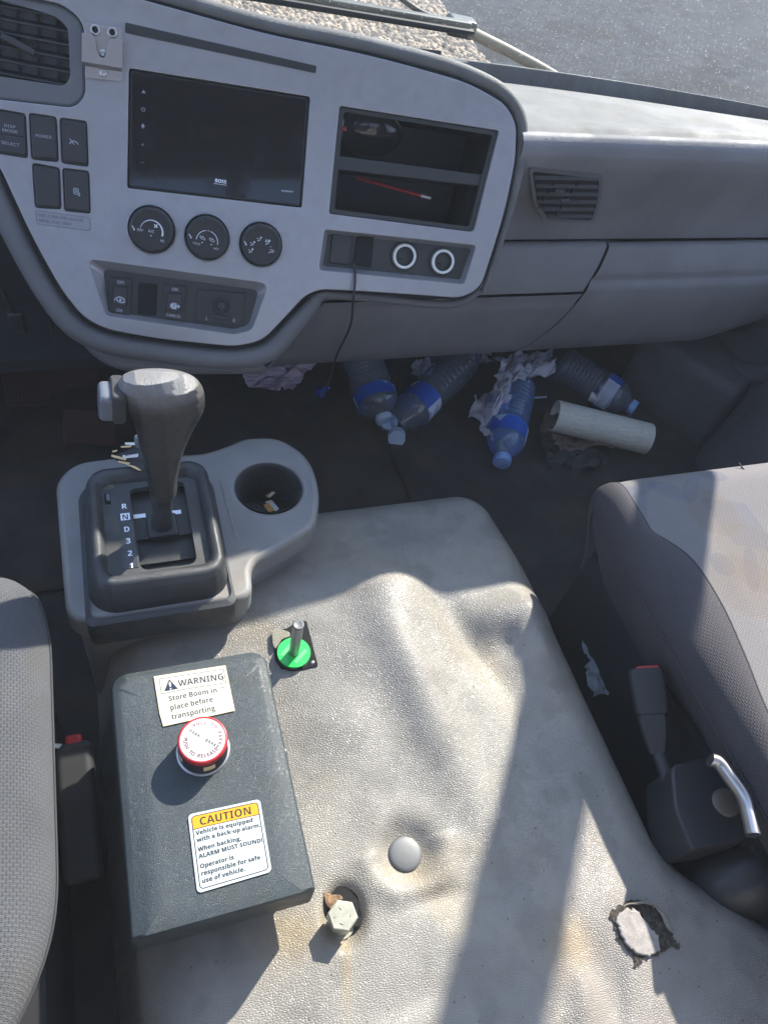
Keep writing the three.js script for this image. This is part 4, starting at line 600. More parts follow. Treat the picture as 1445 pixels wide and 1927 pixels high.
// ---------- park brake box ----------
{
  const g = thing('park_brake_box', 'dark slate vinyl covered box with warning and caution stickers', 'box', V(0.0235, 0, -0.232));
  const X0 = -0.0725, X1 = 0.0725, Z0 = -0.112, Z1 = 0.112, k = 8, rg = (d, y, e = d * 0.03) => rectRing(X0 + d, X1 - d, Z0 + d, Z1 - e, y, [0.003, 0.016 - d * 0.4, 0.016 - d * 0.4, 0.003], k);
  mesh('lid', loft([rg(0, 0.03), rg(0, 0.068), rg(0.0008, 0.0725), rg(0.003, 0.0765), rg(0.0065, 0.0792), rg(0.012, 0.08), rg(0.03, 0.08002, 0.02)], { crease: 1.4, uvf: (p) => [p[0] + p[1] * 0.6, p[2] + p[1] * 0.7] }), M.lid, g);
  mesh('base', box(X0 + 0.008, X1 - 0.02, -0.12, 0.032, Z0 + 0.01, Z1 - 0.012), M.plastic, g);
  mesh('screw', new THREE.SphereGeometry(0.0045, 18, 10).scale(0.6, 1, 1).translate(X1 + 0.0005, 0.056, -0.012), M.steel, g);
  const rel = (l, y) => l.map(([u, v]) => { const p = atY(u, v, 0.0805); return [p.x - 0.0235, y, p.z + 0.232]; });
  const paper = (c, name, m) => { const q = quad(c), b = quad(c.map((p) => [p[0], p[1] - 0.0003, p[2]])); void b; mesh(name, q, m, g); };
  paper(rel([[289, 1273], [427, 1252], [443, 1339], [303, 1369]], 0.0812), 'warning_sticker', ink(720, 500, (x, w, h) => {
    x.fillStyle = '#bab6a6'; x.beginPath(); x.moveTo(6, 6); x.lineTo(w - 14, 2); x.lineTo(w - 4, h - 8); x.lineTo(26, h - 4); x.lineTo(10, h - 130); x.closePath(); x.fill();
    x.strokeStyle = '#c9b98f'; x.lineWidth = 5; x.stroke(); x.strokeStyle = '#26282c'; x.lineWidth = 5; x.strokeRect(52, 40, 628, 150);
    x.fillStyle = '#1c2233'; x.beginPath(); x.moveTo(146, 58); x.lineTo(216, 172); x.lineTo(82, 172); x.closePath(); x.fill(); x.fillStyle = '#bab6a6'; x.beginPath(); x.ellipse(147, 112, 11, 28, 0, 0, 7); x.fill(); x.beginPath(); x.arc(147, 158, 9, 0, 7); x.fill();
    x.fillStyle = '#26282c'; text(x, 'WARNING', 448, 118, 92); text(x, 'Store Boom in', 110, 252, 70, 'bold', 'left'); text(x, 'place before', 110, 340, 70, 'bold', 'left'); text(x, 'transporting', 110, 428, 70, 'bold', 'left');
    x.fillStyle = 'rgba(120,105,70,0.7)'; x.beginPath(); x.ellipse(642, 236, 22, 8, 0.3, 0, 7); x.fill(); x.beginPath(); x.ellipse(660, 164, 12, 8, 0.3, 0, 7); x.fill(); for (let i = 0; i < 60; i++) { x.fillStyle = 'rgba(140,115,70,' + (0.1 + 0.25 * rnd()) + ')'; x.fillRect(690 + 20 * rnd(), h * rnd(), 3 + 5 * rnd(), 3 + 14 * rnd()); }
  }, { roughness: 0.4 }));
  paper(rel([[353, 1533], [490, 1503], [513, 1641], [371, 1683]], 0.0812), 'caution_sticker', ink(700, 760, (x, w, h) => {
    x.fillStyle = '#b7bcbb'; x.beginPath(); x.roundRect(4, 4, w - 8, h - 8, 44); x.fill(); x.lineWidth = 9; x.strokeStyle = '#222426'; x.beginPath(); x.roundRect(34, 34, w - 68, h - 68, 34); x.stroke();
    x.save(); x.clip(); x.fillStyle = '#d9930c'; x.fillRect(30, 30, w - 60, 132); x.restore(); x.fillStyle = '#222426'; x.fillRect(34, 160, w - 68, 8); x.beginPath(); x.roundRect(34, 34, w - 68, h - 68, 34); x.stroke();
    x.fillStyle = '#25231c'; text(x, 'CAUTION', w / 2, 102, 112); x.fillStyle = '#24272a'; const L = (s, y) => { text(x, s, 56, y, 58, 'bold', 'left'); x.lineWidth = 3; x.strokeStyle = '#24272a'; x.strokeText(s, 56, y); };
    L('Vehicle is equipped', 206); L('with a back-up alarm.', 274); L('When backing,', 364); L('ALARM MUST SOUND!', 430); L('Operator is', 524); L('responsible for safe', 592); L('use of vehicle.', 660); text(x, '39141-19', 640, 690, 26, '', 'right');
  }, { roughness: 0.35 }));
  // knob
  const b = atY(383, 1412, 0.08), n = thing('park_brake_control', 'round white topped red rimmed park brake knob on the slate box', 'knob', V(b.x, 0.0803, b.z));
  const L = (pts) => new THREE.LatheGeometry(pts.map((p) => new THREE.Vector2(...p)), 64);
  mesh('ring', L([[0.0232, 0], [0.0232, 0.0012], [0.0215, 0.0016]]), M.steel, n); mesh('stem', L([[0.0212, 0.0005], [0.0215, 0.006], [0.0212, 0.0165], [0.0205, 0.018]]), M.rubber, n);
  mesh('rim', L([[0.0195, 0.0165], [0.0206, 0.0175], [0.0212, 0.0205], [0.021, 0.0235], [0.0204, 0.0247], [0.0192, 0.025], [0.0188, 0.0243]]), M.red, n);
  const curved = (x, s, r, a0, a1, sz, out) => { const n2 = s.length; for (let i = 0; i < n2; i++) { const a = a0 + (a1 - a0) * (n2 > 1 ? i / (n2 - 1) : 0.5); x.save(); x.translate(256 + r * Math.cos(a), 256 + r * Math.sin(a)); x.rotate(a + (out ? Math.PI / 2 : -Math.PI / 2)); text(x, s[i], 0, 0, sz, 'bold'); x.restore(); } };
  const face = new THREE.CircleGeometry(0.0189, 64).rotateX(-Math.PI / 2).translate(0, 0.0247, 0);
  mesh('cap_face', face, print(512, 512, (x) => { x.fillStyle = '#b2b6b5'; x.fillRect(0, 0, 512, 512); x.fillStyle = '#5a0a0a'; x.save(); x.translate(256, 256); x.rotate(0.12); x.translate(-256, -256);
    x.globalAlpha = 0.75; curved(x, 'PULL TO PARK', 200, -2.05, 0.32, 56, true); x.globalAlpha = 1; curved(x, 'PUSH TO RELEASE', 195, 3.28, 0.72, 62, false);
    x.save(); x.translate(256, 256); x.rotate(0.62); x.fillStyle = '#4b2c1c'; 'PARK  BRAKE'.split('').forEach((c, i) => text(x, c, -178 + i * 37, -12, 54, 'bold')); x.restore(); x.restore(); }, { roughness: 0.3 }), n);
  const patch = (a0, a1, y0, y1) => mesh('worn_patch', new THREE.CylinderGeometry(0.02155, 0.02165, y1 - y0, 10, 1, true, a0, a1 - a0).translate(0, (y0 + y1) / 2, 0), std({ color: rgb(0.72, 0.55, 0.33), roughness: 0.6 }), n);
  patch(-0.12, 0.35, 0.008, 0.0165); patch(-1.35, -1.05, 0.01, 0.0185);
}
// ---------- small things on the engine cover ----------
{
  const p = atY(552, 1236, 0.004), y0 = coverH(p.x, p.z), g = thing('pto_disc', 'bright green round disc with a grey rod, left of the cover ridge', 'lever disc', V(p.x, y0 + 0.004, p.z));
  const y = 0.0;
  mesh('disc', new THREE.CylinderGeometry(0.0178, 0.0178, 0.0026, 48).translate(0, y + 0.0013, 0), M.green, g); mesh('washer', new THREE.CylinderGeometry(0.0188, 0.019, 0.005, 48).translate(0, y - 0.0026, 0), M.rubber, g);
  mesh('rod', new THREE.CylinderGeometry(0.0056, 0.0056, 0.058, 24).translate(0, 0.031, 0).rotateZ(0.0), M.rod, g); mesh('rod_end', new THREE.LatheGeometry([[0.0056, 0.0595], [0.006, 0.06], [0.006, 0.0615], [0.0048, 0.0622], [0.0042, 0.0616], [0, 0.0612]].map((q) => new THREE.Vector2(...q)), 24), M.satin, g);
  mesh('lettering', new THREE.PlaneGeometry(0.035, 0.035).rotateX(-Math.PI / 2).rotateY(0.72).translate(0, 0.0031, 0), ink(256, 256, (x) => { x.fillStyle = 'rgba(150,255,170,0.85)'; text(x, 'OIHSO', 104, 70, 36); text(x, 'FOSHIO', 132, 192, 38); }), g);
  const q = thing('mat_cutout', 'dark cut slot in the vinyl around the green disc', 'slot', V(p.x, y0, p.z)); const cut = (px) => px.map(([u, v]) => { const a = atY(u, v, y0); return [a.x - p.x, -(a.z - p.z)]; });
  mesh('opening', drape(upright(ext(rr(cut([[514, 1192], [522, 1186], [540, 1184], [553, 1176], [576, 1172], [598, 1258], [590, 1258], [568, 1262], [530, 1258], [518, 1240]]), 0.002), -0.001, 0.0014, 0.0003)), q.position), M.hole, q);
  mesh('torn_edge', upright(ext(rr(cut([[511, 1190], [520, 1185], [533, 1188], [545, 1192], [546, 1200], [530, 1206], [518, 1224], [513, 1216]]), 0.002), 0.0012, 0.0035, 0.0008)), std({ color: rgb(0.3, 0.28, 0.22), roughness: 0.9, bumpMap: again(fineBump, 0.02), bumpScale: 0.0015 }), q);
  mesh('bolt_tip', new THREE.SphereGeometry(0.0035, 12, 8).translate(...(() => { const a = atY(588, 1250, y0); return [a.x - p.x, 0.002, a.z - p.z]; })()), M.steel, q);
}
{
  const g = thing('hex_bolt', 'pale zinc hex head bolt standing in a torn hole of the vinyl', 'bolt', V(0.122, -0.012, -0.103));
  const tilt = new THREE.Quaternion().setFromEuler(new THREE.Euler(-0.05, 0.3, 0.02)), T = (x) => x.applyQuaternion(tilt);
  mesh('washer', T(new THREE.CylinderGeometry(0.0135, 0.0135, 0.0028, 36).translate(0, 0.002, 0)), M.zinc, g); mesh('shank', T(new THREE.CylinderGeometry(0.0094, 0.0105, 0.02, 24).translate(0, 0.012, 0)), M.zinc, g);
  const hex = new THREE.Shape(); for (let i = 0; i < 6; i++) { const a = i / 6 * Math.PI * 2 + 0.35; hex[i ? 'lineTo' : 'moveTo'](0.0135 * Math.cos(a), 0.0135 * Math.sin(a)); } hex.closePath();
  mesh('head', T(upright(ext(hex, 0.02, 0.032, 0.0011, 4, 3))), M.zinc, g);
  for (const [a, r] of [[0.5, 0.007], [2.3, 0.0065], [3.6, 0.0066], [4.9, 0.006]]) mesh('head_mark', T(rbox(0.0032, 0.0008, 0.001, 0.0003, 1).rotateY(a).translate(r * Math.cos(a), 0.0322, r * Math.sin(a))), M.zinc, g);
  const q = thing('bolt_hole', 'torn slot with frayed brown edge in the vinyl round the hex bolt', 'hole', V(0.12, 0, -0.105));
  const cut = (px, y = -0.004) => px.map(([u, v]) => { const a = atY(u, v, y); return [a.x - 0.12, -(a.z + 0.105)]; });
  mesh('opening', upright(ext(rr(jag(cut([[612, 1688], [632, 1672], [640, 1648], [652, 1640], [676, 1646], [690, 1652], [668, 1668], [674, 1700], [680, 1742], [656, 1744], [636, 1738], [620, 1716]]), 0.003, 4, 5), 0.0005), -0.008, -0.0045, 0.0004)), M.hole, q);
  mesh('frayed_edge', upright(ext(rr(cut([[606, 1678], [622, 1684], [640, 1684], [646, 1692], [632, 1700], [622, 1712], [614, 1704]]), 0.002), -0.006, -0.002, 0.001)), std({ map: tint(64, [0.62, 0.5, 0.38], 0.5, 10, 120, 0.02), roughness: 0.95, bumpMap: again(fineBump, 0.012), bumpScale: 0.002 }), q);
}
{
  const p = V(0.197, 0, -0.144); p.y = coverH(p.x, p.z) + 0.001; const g = thing('cover_plug', 'round brushed grey metal plug pressed in a dimple of the engine cover', 'plug', p);
  mesh('plug_body', new THREE.LatheGeometry([[0.0155, -0.002], [0.0162, 0.001], [0.0158, 0.0026], [0.013, 0.0038], [0.007, 0.0045], [0, 0.0047]].map((q) => new THREE.Vector2(...q)), 56), M.satin, g);
}
{
  const dr = (x) => drape(x, g.position), g = thing('torn_hole', 'torn hole in the vinyl cover showing white padding beside the passenger seat', 'hole', V(0.402, coverH(0.402, -0.035), -0.035)), y0 = g.position.y;
  const cut = (px) => px.map(([u, v]) => { const a = atY(u, v, y0); return [a.x - 0.402, -(a.z + 0.035)]; });
  mesh('opening', dr(upright(ext(rr(jag(cut([[1144, 1722], [1160, 1704], [1190, 1697], [1222, 1700], [1244, 1716], [1262, 1742], [1268, 1766], [1284, 1782], [1262, 1782], [1240, 1800], [1206, 1806], [1196, 1822], [1190, 1802], [1166, 1776], [1152, 1748]]), 0.005), 0.0006), 0.0006, 0.0014, 0.0003))), std({ map: tint(128, [0.34, 0.31, 0.27], 0.6, 10, 121, 0.03), roughness: 0.95, bumpMap: again(fineBump, 0.012), bumpScale: 0.002 }), g);
  const pad = ext(rr(jag(cut([[1156, 1728], [1176, 1711], [1198, 1716], [1208, 1730], [1222, 1750], [1238, 1762], [1242, 1790], [1220, 1803], [1192, 1796], [1170, 1774], [1157, 1748]]), 0.004, 4, 3), 0.0006), 0.0005, 0.004, 0.0015, 8, 3);
  mesh('padding', dr(upright(pad)), std({ map: tint(128, [0.62, 0.6, 0.58], 0.12, 10, 122, 0.04), roughness: 0.95, bumpMap: again(fineBump, 0.02), bumpScale: 0.001 }), g);
  mesh('curled_flap', (() => { const a = cut([[1150, 1712], [1176, 1700], [1206, 1696], [1232, 1706], [1254, 1726], [1268, 1760]]); return grid(20, 5, (s, t) => { const i = s * (a.length - 1), k = Math.min(a.length - 2, Math.floor(i)), f = i - k, x = lerp(a[k][0], a[k + 1][0], f), z = -lerp(a[k][1], a[k + 1][1], f); const c = 1 - 0.26 * t * (0.6 + 0.8 * vnoise(s * 7, 1, 99, 123)); return [x * c, 0.002 + 0.006 * Math.sin(t * 2.4) * Math.sin(Math.PI * Math.min(1, s * 1.05)), z * c]; }); })(), std({ map: tint(128, [0.46, 0.44, 0.4], 0.3, 10, 124, 0.05), roughness: 0.8 }), g);
}
// ---------- seats ----------
const fabricTex = (() => { const c = document.createElement('canvas'); c.width = c.height = 1024; const x = c.getContext('2d'); x.fillStyle = '#6c6969'; x.fillRect(0, 0, 1024, 1024); let s = 11; const r = () => { s = (s * 16807) % 2147483647; return s / 2147483647; };
  for (let i = 0; i < 34; i++) { const px = r() * 1024, py = r() * 1024, w = 50 + 60 * r(), h = 40 + 60 * r(), a = r() * 3, d = i % 3; x.save(); x.translate(px, py); x.rotate(a); x.beginPath(); if (d === 0) { x.moveTo(-w, -h); x.lineTo(w * 0.7, -h * 0.8); x.lineTo(w, h); x.lineTo(-w * 0.6, h * 0.7); } else if (d === 1) x.ellipse(0, 0, w * 0.4, h * 0.9, 0, 0, 7); else { x.moveTo(-w, 0); x.quadraticCurveTo(0, -h, w, 0); x.quadraticCurveTo(0, -h * 0.3, -w, 0); } x.closePath(); x.fillStyle = ['rgba(84,86,96,0.3)', 'rgba(78,80,90,0.3)', 'rgba(118,115,114,0.3)'][i % 3]; x.fill(); x.clip(); x.strokeStyle = 'rgba(80,86,108,0.25)'; x.lineWidth = 2; for (let k = -140; k < 140; k += 7) { x.beginPath(); x.moveTo(k, -140); x.lineTo(k + 60, 140); x.stroke(); } x.restore(); }
  for (const [px, py, rad] of [[470, 190, 110], [560, 270, 130], [520, 430, 90], [640, 90, 80]]) { const gr = x.createRadialGradient(px, py, rad * 0.2, px, py, rad); gr.addColorStop(0, 'rgba(98,86,74,0.34)'); gr.addColorStop(0.8, 'rgba(98,86,74,0.24)'); gr.addColorStop(1, 'rgba(120,96,66,0)'); x.fillStyle = gr; x.beginPath(); x.arc(px, py, rad, 0, 7); x.fill(); }
  const t = new THREE.CanvasTexture(c); t.colorSpace = THREE.SRGBColorSpace; t.wrapS = t.wrapT = THREE.RepeatWrapping; t.repeat.set(1 / 0.42, 1 / 0.42); t.offset.set(-0.25, 0.35); t.magFilter = THREE.LinearFilter; return t; })();
M.insert = std({ map: fabricTex, roughness: 0.9, bumpMap: again(weaveBump, 0.075), bumpScale: 0.0005 });
// cushion cross section runs from the inner side over the bolster to the middle; len runs front bottom, over the front edge, back
function seatPath(k) { const L = 0.08, Q = 0.065, r = 0.042; if (k < L) return [0, 0.0 + k / L]; void Q; void r; return [k - L, 1]; }
void seatPath;
function seatPoint(o, a, k) {                                             // a: 0 inner bottom .. 1 far edge; k: 0 front bottom .. 1 back
  const r = 0.045, q = Math.PI / 2 * r, Ltot = 0.085 + q + o.len; let d = k * Ltot, z, drop, f;
  if (d < 0.085) { z = 0; drop = 0.085 - d + r; f = 0; } else if (d < 0.085 + q) { const t = (d - 0.085) / r; z = r - r * Math.cos(t); drop = r - r * Math.sin(t); f = t / (Math.PI / 2); } else { z = r + d - 0.085 - q; drop = 0; f = 1; }
  const corner = 0.032 * (1 - smooth(z, 0, 0.06)) ** 2, zz = o.z0 + z + 0.02 * (1 - a) * 0;
  let x, y;                                                               // across: side wall, rounded crest, top
  const S = 0.24; const seam = o.seam(zz);
  if (a < S) { const t = a / S; const bulge = Math.sin(t * Math.PI) * 0.006; x = o.xi + lerp(0.03, 0.055, smooth(zz, -0.3, -0.18)) * (1 - t) - bulge; y = o.top - 0.035 - 0.1 * (1 - t); }
  else if (a < 0.5) { const t = (a - S) / (0.5 - S), th = t * Math.PI / 2, W = seam - o.xi; x = o.xi + W * (1 - Math.cos(th) ** 0.9); y = o.top - 0.035 + 0.037 * Math.sin(th) ** 0.85 - 0.003 * t ** 10; }
  else { const t = (a - 0.5) / 0.5; x = lerp(seam, o.xo, t); y = o.top - 0.002 - 0.012 * Math.sin(t * Math.PI) * smooth(z, 0.03, 0.2) + 0.003 * Math.min(1, t * 12); }
  x += corner * Math.max(0, 1 - a * 1.6); y = Math.max(y - drop, o.top - 0.14);
  return [o.mirror ? o.mirror - x : x, y, zz + (a < 0.3 ? 0.018 * (0.3 - a) / 0.3 * (1 - f * 0.4) : 0) + 0.05 * smooth(o.top - y, 0.03, 0.14) * (1 - smooth(z, 0.03, 0.12))];
}
const part = (o, a0, a1, nu, nv) => { const g = grid(nu, nv, (s, t) => seatPoint(o, lerp(a0, a1, s), t), (s, t, p) => [p[0] * 1 + p[1] * 0.8, p[2] + p[1] * 0.5]); return g; };
const seamX = (() => { const c = [[-0.5, 0.505], [-0.431, 0.519], [-0.4, 0.522], [-0.368, 0.546], [-0.334, 0.567], [-0.278, 0.57], [-0.212, 0.559], [-0.149, 0.545], [0, 0.535], [0.4, 0.535]]; return track(c); })();
{
  const o = { xi: 0.509, xo: 0.98, z0: -0.472, len: 0.62, top: 0.132, seam: (z) => Math.max(seamX(z), 0.54) };
  const g = thing('passenger_seat', 'passenger seat with patterned grey cloth centre and stains on the right', 'seat');
  mesh('side_bolster', part(o, 0, 0.4992, 60, 90), M.seatDark, g); mesh('cushion', part(o, 0.5008, 1, 60, 90), M.insert, g);
  mesh('seam_piping', tube(Array.from({ length: 60 }, (_, i) => { const p = seatPoint(o, 0.5, 0.06 + 0.94 * i / 59); return V(p[0], p[1] + 0.0005, p[2]); }), 0.0014, 160, 6), M.piping, g);
  mesh('edge_piping', tube(Array.from({ length: 60 }, (_, i) => { const p = seatPoint(o, 0.235, 0.1 + 0.9 * i / 59); return V(p[0] - 0.0006, p[1], p[2]); }), 0.0016, 160, 6), M.piping, g);
  { const pts = [[1392, 868], [1420, 905], [1445, 968], [1500, 1100]].map(([u, v]) => { const p = atY(u, v, 0.131); const a = 0.5 + 0.5 * (p.x - o.seam(p.z)) / (o.xo - o.seam(p.z)); void a; return V(p.x, 0.1275, p.z); }); mesh('seam', tube(pts, 0.0011, 40, 6), M.piping, g); }
  mesh('seat_base', merge([box(0.53, 0.96, -0.15, 0.03, -0.42, 0.1), box(0.535, 0.56, -0.16, -0.13, -0.4, 0.15)]), M.plastic, g);
  // recliner plate and handle bar on the inner side
  const B = [[1338, 1432], [1356, 1434], [1400, 1492], [1424, 1568], [1408, 1572], [1392, 1520], [1372, 1492], [1346, 1452]].map(([u, v]) => atY(u, v, 0.055));
  mesh('recliner_plate', (() => { const q = [[1262, 1440], [1330, 1424], [1390, 1496], [1412, 1580], [1300, 1600], [1268, 1520]].map(([u, v]) => atY(u, v, 0.042)); const s = rr(q.map((p) => [p.x, -p.z]), 0.008); return upright(ext(s, -0.02, 0.042, 0.003)); })(), M.plastic, g);
  mesh('steel_bar', (() => { const c = new THREE.CatmullRomCurve3([[1336, 1430], [1352, 1436], [1372, 1462], [1398, 1500], [1408, 1535], [1416, 1572]].map(([u, v]) => atY(u, v, 0.095))); const n = 40; return grid(n, 8, (s, t) => { const p = c.getPoint(s), d = c.getTangent(s), w = V(d.z, 0, -d.x).normalize(), a = t / 8 * 8 * Math.PI * 2, W = 0.0062, Hh = 0.008; return [p.x + w.x * W * Math.cos(a), p.y + Hh * Math.sin(a), p.z + w.z * W * Math.cos(a)]; }); })(), M.steel, g); void B;
  { const p = atY(1366, 1510, 0.044); mesh('pivot_bolt', new THREE.LatheGeometry([[0.014, 0], [0.014, 0.003], [0.0125, 0.0045], [0.006, 0.005], [0, 0.0055]].map((q) => new THREE.Vector2(...q)), 32).rotateZ(0.2).translate(p.x, 0.042, p.z), std({ color: rgb(0.16, 0.13, 0.1), metalness: 0.6, roughness: 0.5 }), g); }
  for (const [u, v] of [[1290, 1455], [1318, 1466], [1332, 1456]]) { const p = atY(u, v, 0.023); mesh('plate_rivet', new THREE.TorusGeometry(0.0042, 0.0008, 6, 20).rotateX(1.57).translate(p.x, 0.0225, p.z), M.black, g); }
  const rc = atY(1450, 1628, 0.03); mesh('recliner_cover', loft([0, 0.3, 0.55, 0.8, 0.95, 1].map((k) => { const n = 40, out = [], r = 0.054 * Math.sqrt(1 - (k * 0.97) ** 2) + 0.004; for (let i = 0; i < n; i++) { const a = -i / n * Math.PI * 2; out.push([rc.x + 0.008 + r * 1.15 * Math.cos(a), -0.03 + 0.06 * k, rc.z + r * 0.7 * Math.sin(a)]); } return out; })), M.plastic, g);
  mesh('recliner_groove', tube([[1390, 1590], [1420, 1578], [1460, 1570]].map(([u, v]) => atY(u, v, 0.03)), 0.003, 20, 8), M.black, g);
}
{
  const o = { xi: -0.086, xo: -0.6, z0: -0.46, len: 0.52, top: 0.132, seam: () => 0 };
  const m = { ...o, mirror: 0.0001, xi: 0.094, xo: 0.6, seam: () => 0.2 };
  const bend = (p) => { const k = smooth(p[2], -0.2, -0.02); return [p[0] - 0.055 * k * k - 0.012 * (1 - smooth(p[2], -0.46, -0.36)), p[1], p[2]]; };
  const partB = (a0, a1, nu, nv) => grid(nu, nv, (s, t) => bend(seatPoint(m, lerp(a1, a0, s), t)), (s, t, p) => [p[0] - p[1] * 0.8, p[2] + p[1] * 0.5]);
  const g = thing('driver_seat', 'driver seat cushion in coarse grey woven cloth at the left edge', 'seat');
  mesh('cushion', partB(0.21, 1, 70, 110), M.seat, g); mesh('side_panel', partB(0, 0.209, 20, 110), M.seatDark, g);
  mesh('piping', tube(Array.from({ length: 60 }, (_, i) => { const p = bend(seatPoint(m, 0.255, 0.12 + 0.86 * i / 59)); return V(p[0] + 0.0004, p[1] + 0.0004, p[2]); }), 0.0011, 160, 6), M.piping, g);
  mesh('seat_base', box(-0.58, -0.12, -0.16, 0.0, -0.4, 0.06), M.plastic, g);
}
// seat belt buckles
{
  const A = atY(1256, 1600, -0.02), B = atY(1234, 1400, 0.03), Cc = atY(1214, 1262, 0.055), g = thing('seat_belt_buckle', 'black seat belt buckle with red button, upright beside passenger seat', 'buckle', A), r = (p) => p.clone().sub(A);
  mesh('stalk', tube([r(A), r(A.clone().lerp(B, 0.5)).add(V(0.004, 0.012, 0)), r(B), r(B.clone().lerp(Cc, 0.2))], 0.0075, 40, 12), M.plastic, g);
  const d = Cc.clone().sub(B), l = d.length(); const q = new THREE.Quaternion().setFromRotationMatrix(new THREE.Matrix4().lookAt(V(0, 0, 0), d.clone().negate(), V(-0.45, 1, 0))); // z along the buckle
  const body = (w0, h0, w1, h1, z0, z1) => loft([[w0, h0, z0], [lerp(w0, w1, 0.6), lerp(h0, h1, 0.6), lerp(z0, z1, 0.4)], [w1, h1, lerp(z0, z1, 0.9)], [w1 * 0.93, h1 * 0.88, z1]].map(([w, h, z]) => { const out = []; for (const [sx, sy] of [[-1, -1], [1, -1], [1, 1], [-1, 1]]) for (let i = 0; i < 4; i++) { const a = Math.atan2(sy, sx) - Math.PI / 4 + i / 3 * Math.PI / 2, rr2 = 0.005; out.push([sx * (w / 2 - rr2) + rr2 * Math.cos(a), sy * (h / 2 - rr2) + rr2 * Math.sin(a), z]); } return out; }), { cap0: true, crease: 0.8 }).applyQuaternion(q).translate(...r(B).toArray());
  mesh('collar', body(0.016, 0.014, 0.03, 0.02, -0.01, l * 0.42), M.rubber, g); mesh('housing', body(0.032, 0.022, 0.036, 0.024, l * 0.4, l * 1.02), M.rubber, g);
  mesh('release_button', rbox(0.024, 0.009, 0.006, 0.002).translate(-0.002, 0.004, l * 1.02).applyQuaternion(q).translate(...r(B).toArray()), M.red, g);
}
{
  const p = atY(136, 1392, -0.025), g = thing('seat_belt_buckle', 'black buckle with red tip between driver seat and slate box', 'buckle', p);
  mesh('housing', rbox(0.036, 0.03, 0.13, 0.008, 4).rotateX(0.25).translate(0.0, -0.028, 0.062), M.rubber, g); mesh('release_button', rbox(0.016, 0.012, 0.014, 0.004, 3).rotateX(0.3).translate(0.001, -0.006, 0.0), M.red, g);
  mesh('tongue', rbox(0.022, 0.0025, 0.006, 0.001).rotateZ(-0.7).translate(-0.018, 0.004, 0.004), M.steel, g);
}
// ---------- footwell ----------
const FY = -0.145;
const pet = phys({ color: rgb(0.58, 0.68, 0.82), transmission: 0.88, thickness: 0, roughness: 0.03, ior: 1.5 });
const petBlue = phys({ color: rgb(0.34, 0.56, 0.92), transmission: 0.8, thickness: 0, roughness: 0.05, ior: 1.5 });
const capBlue = std({ color: rgb(0.2, 0.33, 0.6), roughness: 0.4 }), capPale = std({ color: rgb(0.42, 0.5, 0.62), roughness: 0.45 });
const labelMat = print(512, 256, (x) => { x.fillStyle = '#1a3f9c'; x.fillRect(0, 0, 512, 256); const gr = x.createLinearGradient(0, 0, 0, 256); gr.addColorStop(0, '#123a94'); gr.addColorStop(1, '#2b6fd0'); x.fillStyle = gr; x.fillRect(0, 0, 512, 256); x.fillStyle = '#9fb0cc'; x.beginPath(); x.moveTo(20, 220); x.lineTo(70, 130); x.lineTo(110, 190); x.lineTo(140, 150); x.lineTo(190, 220); x.fill(); x.fillStyle = '#c6cede'; x.fillRect(300, 40, 140, 180); x.fillStyle = '#54607c'; for (let i = 0; i < 13; i++) x.fillRect(308, 50 + i * 13, 124 - (i * 37) % 50, 5); });
function bottle(label, group, neck, foot, mat, roll, opt = {}) {          // lies from its foot to its neck
  const d = neck.clone().sub(foot), l = d.length(), R = opt.r ?? 0.033, g = thing('water_bottle', label, 'bottle', foot, group);
  const q = new THREE.Quaternion().setFromUnitVectors(V(0, 1, 0), d.clone().normalize()).multiply(new THREE.Quaternion().setFromAxisAngle(V(0, 1, 0), roll)); g.quaternion.copy(q);
  const L = (pts, n = 48) => { const geo = new THREE.LatheGeometry(pts.map((p) => new THREE.Vector2(...p)), n), a = geo.attributes.position; for (let i = 0; i < a.count; i++) { const y = a.getY(i), k = 1 + (opt.dent ?? 0.12) * (fbm(y * 30 + 7 + roll, Math.atan2(a.getX(i), a.getZ(i)) * 1.2 + 20, 1e6, 2, 130) - 0.5); a.setX(i, a.getX(i) * k); a.setZ(i, a.getZ(i) * k); } geo.computeVertexNormals(); return geo; };
  const pr = [[0.004, 0.006], [R * 0.75, 0], [R * 0.97, 0.006], [R, 0.014]]; const n = 9, y0 = 0.018, y1 = l * 0.56; for (let i = 0; i <= n * 4; i++) { const t = i / (n * 4); pr.push([R * (0.94 + 0.06 * Math.cos(t * n * Math.PI * 2)), lerp(y0, y1, t)]); } pr.push([R * 0.98, l * 0.58], [R * 0.98, l * 0.76], [R * 0.95, l * 0.8], [R * 0.75, l * 0.87], [R * 0.42, l * 0.925], [0.0125, l * 0.95], [0.0125, l * 0.97]);
  mesh('body', L(pr), mat, g);
  mesh('label', L([[R * 0.995, l * 0.59], [R * 1.005, l * 0.6], [R * 1.005, l * 0.75], [R * 0.995, l * 0.755]], 48), labelMat, g);
  if (opt.cap !== false) mesh('cap', L([[0, l * 1.03], [0.013, l * 1.03], [0.0148, l * 1.02], [0.015, l * 0.965], [0.0145, l * 0.955]], 30), opt.cap ?? capBlue, g);
  return g;
}
bottle('crumpled clear bottle with blue label lying left, neck under the cable end', 'crushed water bottles in the footwell', atY(722, 790, FY + 0.02), atY(680, 668, FY + 0.05), pet, 1.2, { dent: 0.35, r: 0.036, cap: capPale });
bottle('water bottle lying diagonally with printed white label, second from left', 'crushed water bottles in the footwell', atY(742, 806, FY + 0.024), atY(878, 672, FY + 0.04), pet, 2.2, { dent: 0.15, cap: false });
bottle('upright looking blue tinted water bottle pointing its cap at the seat', 'crushed water bottles in the footwell', atY(944, 868, FY + 0.026), atY(974, 722, FY + 0.04), petBlue, 2.4, { dent: 0.1 });
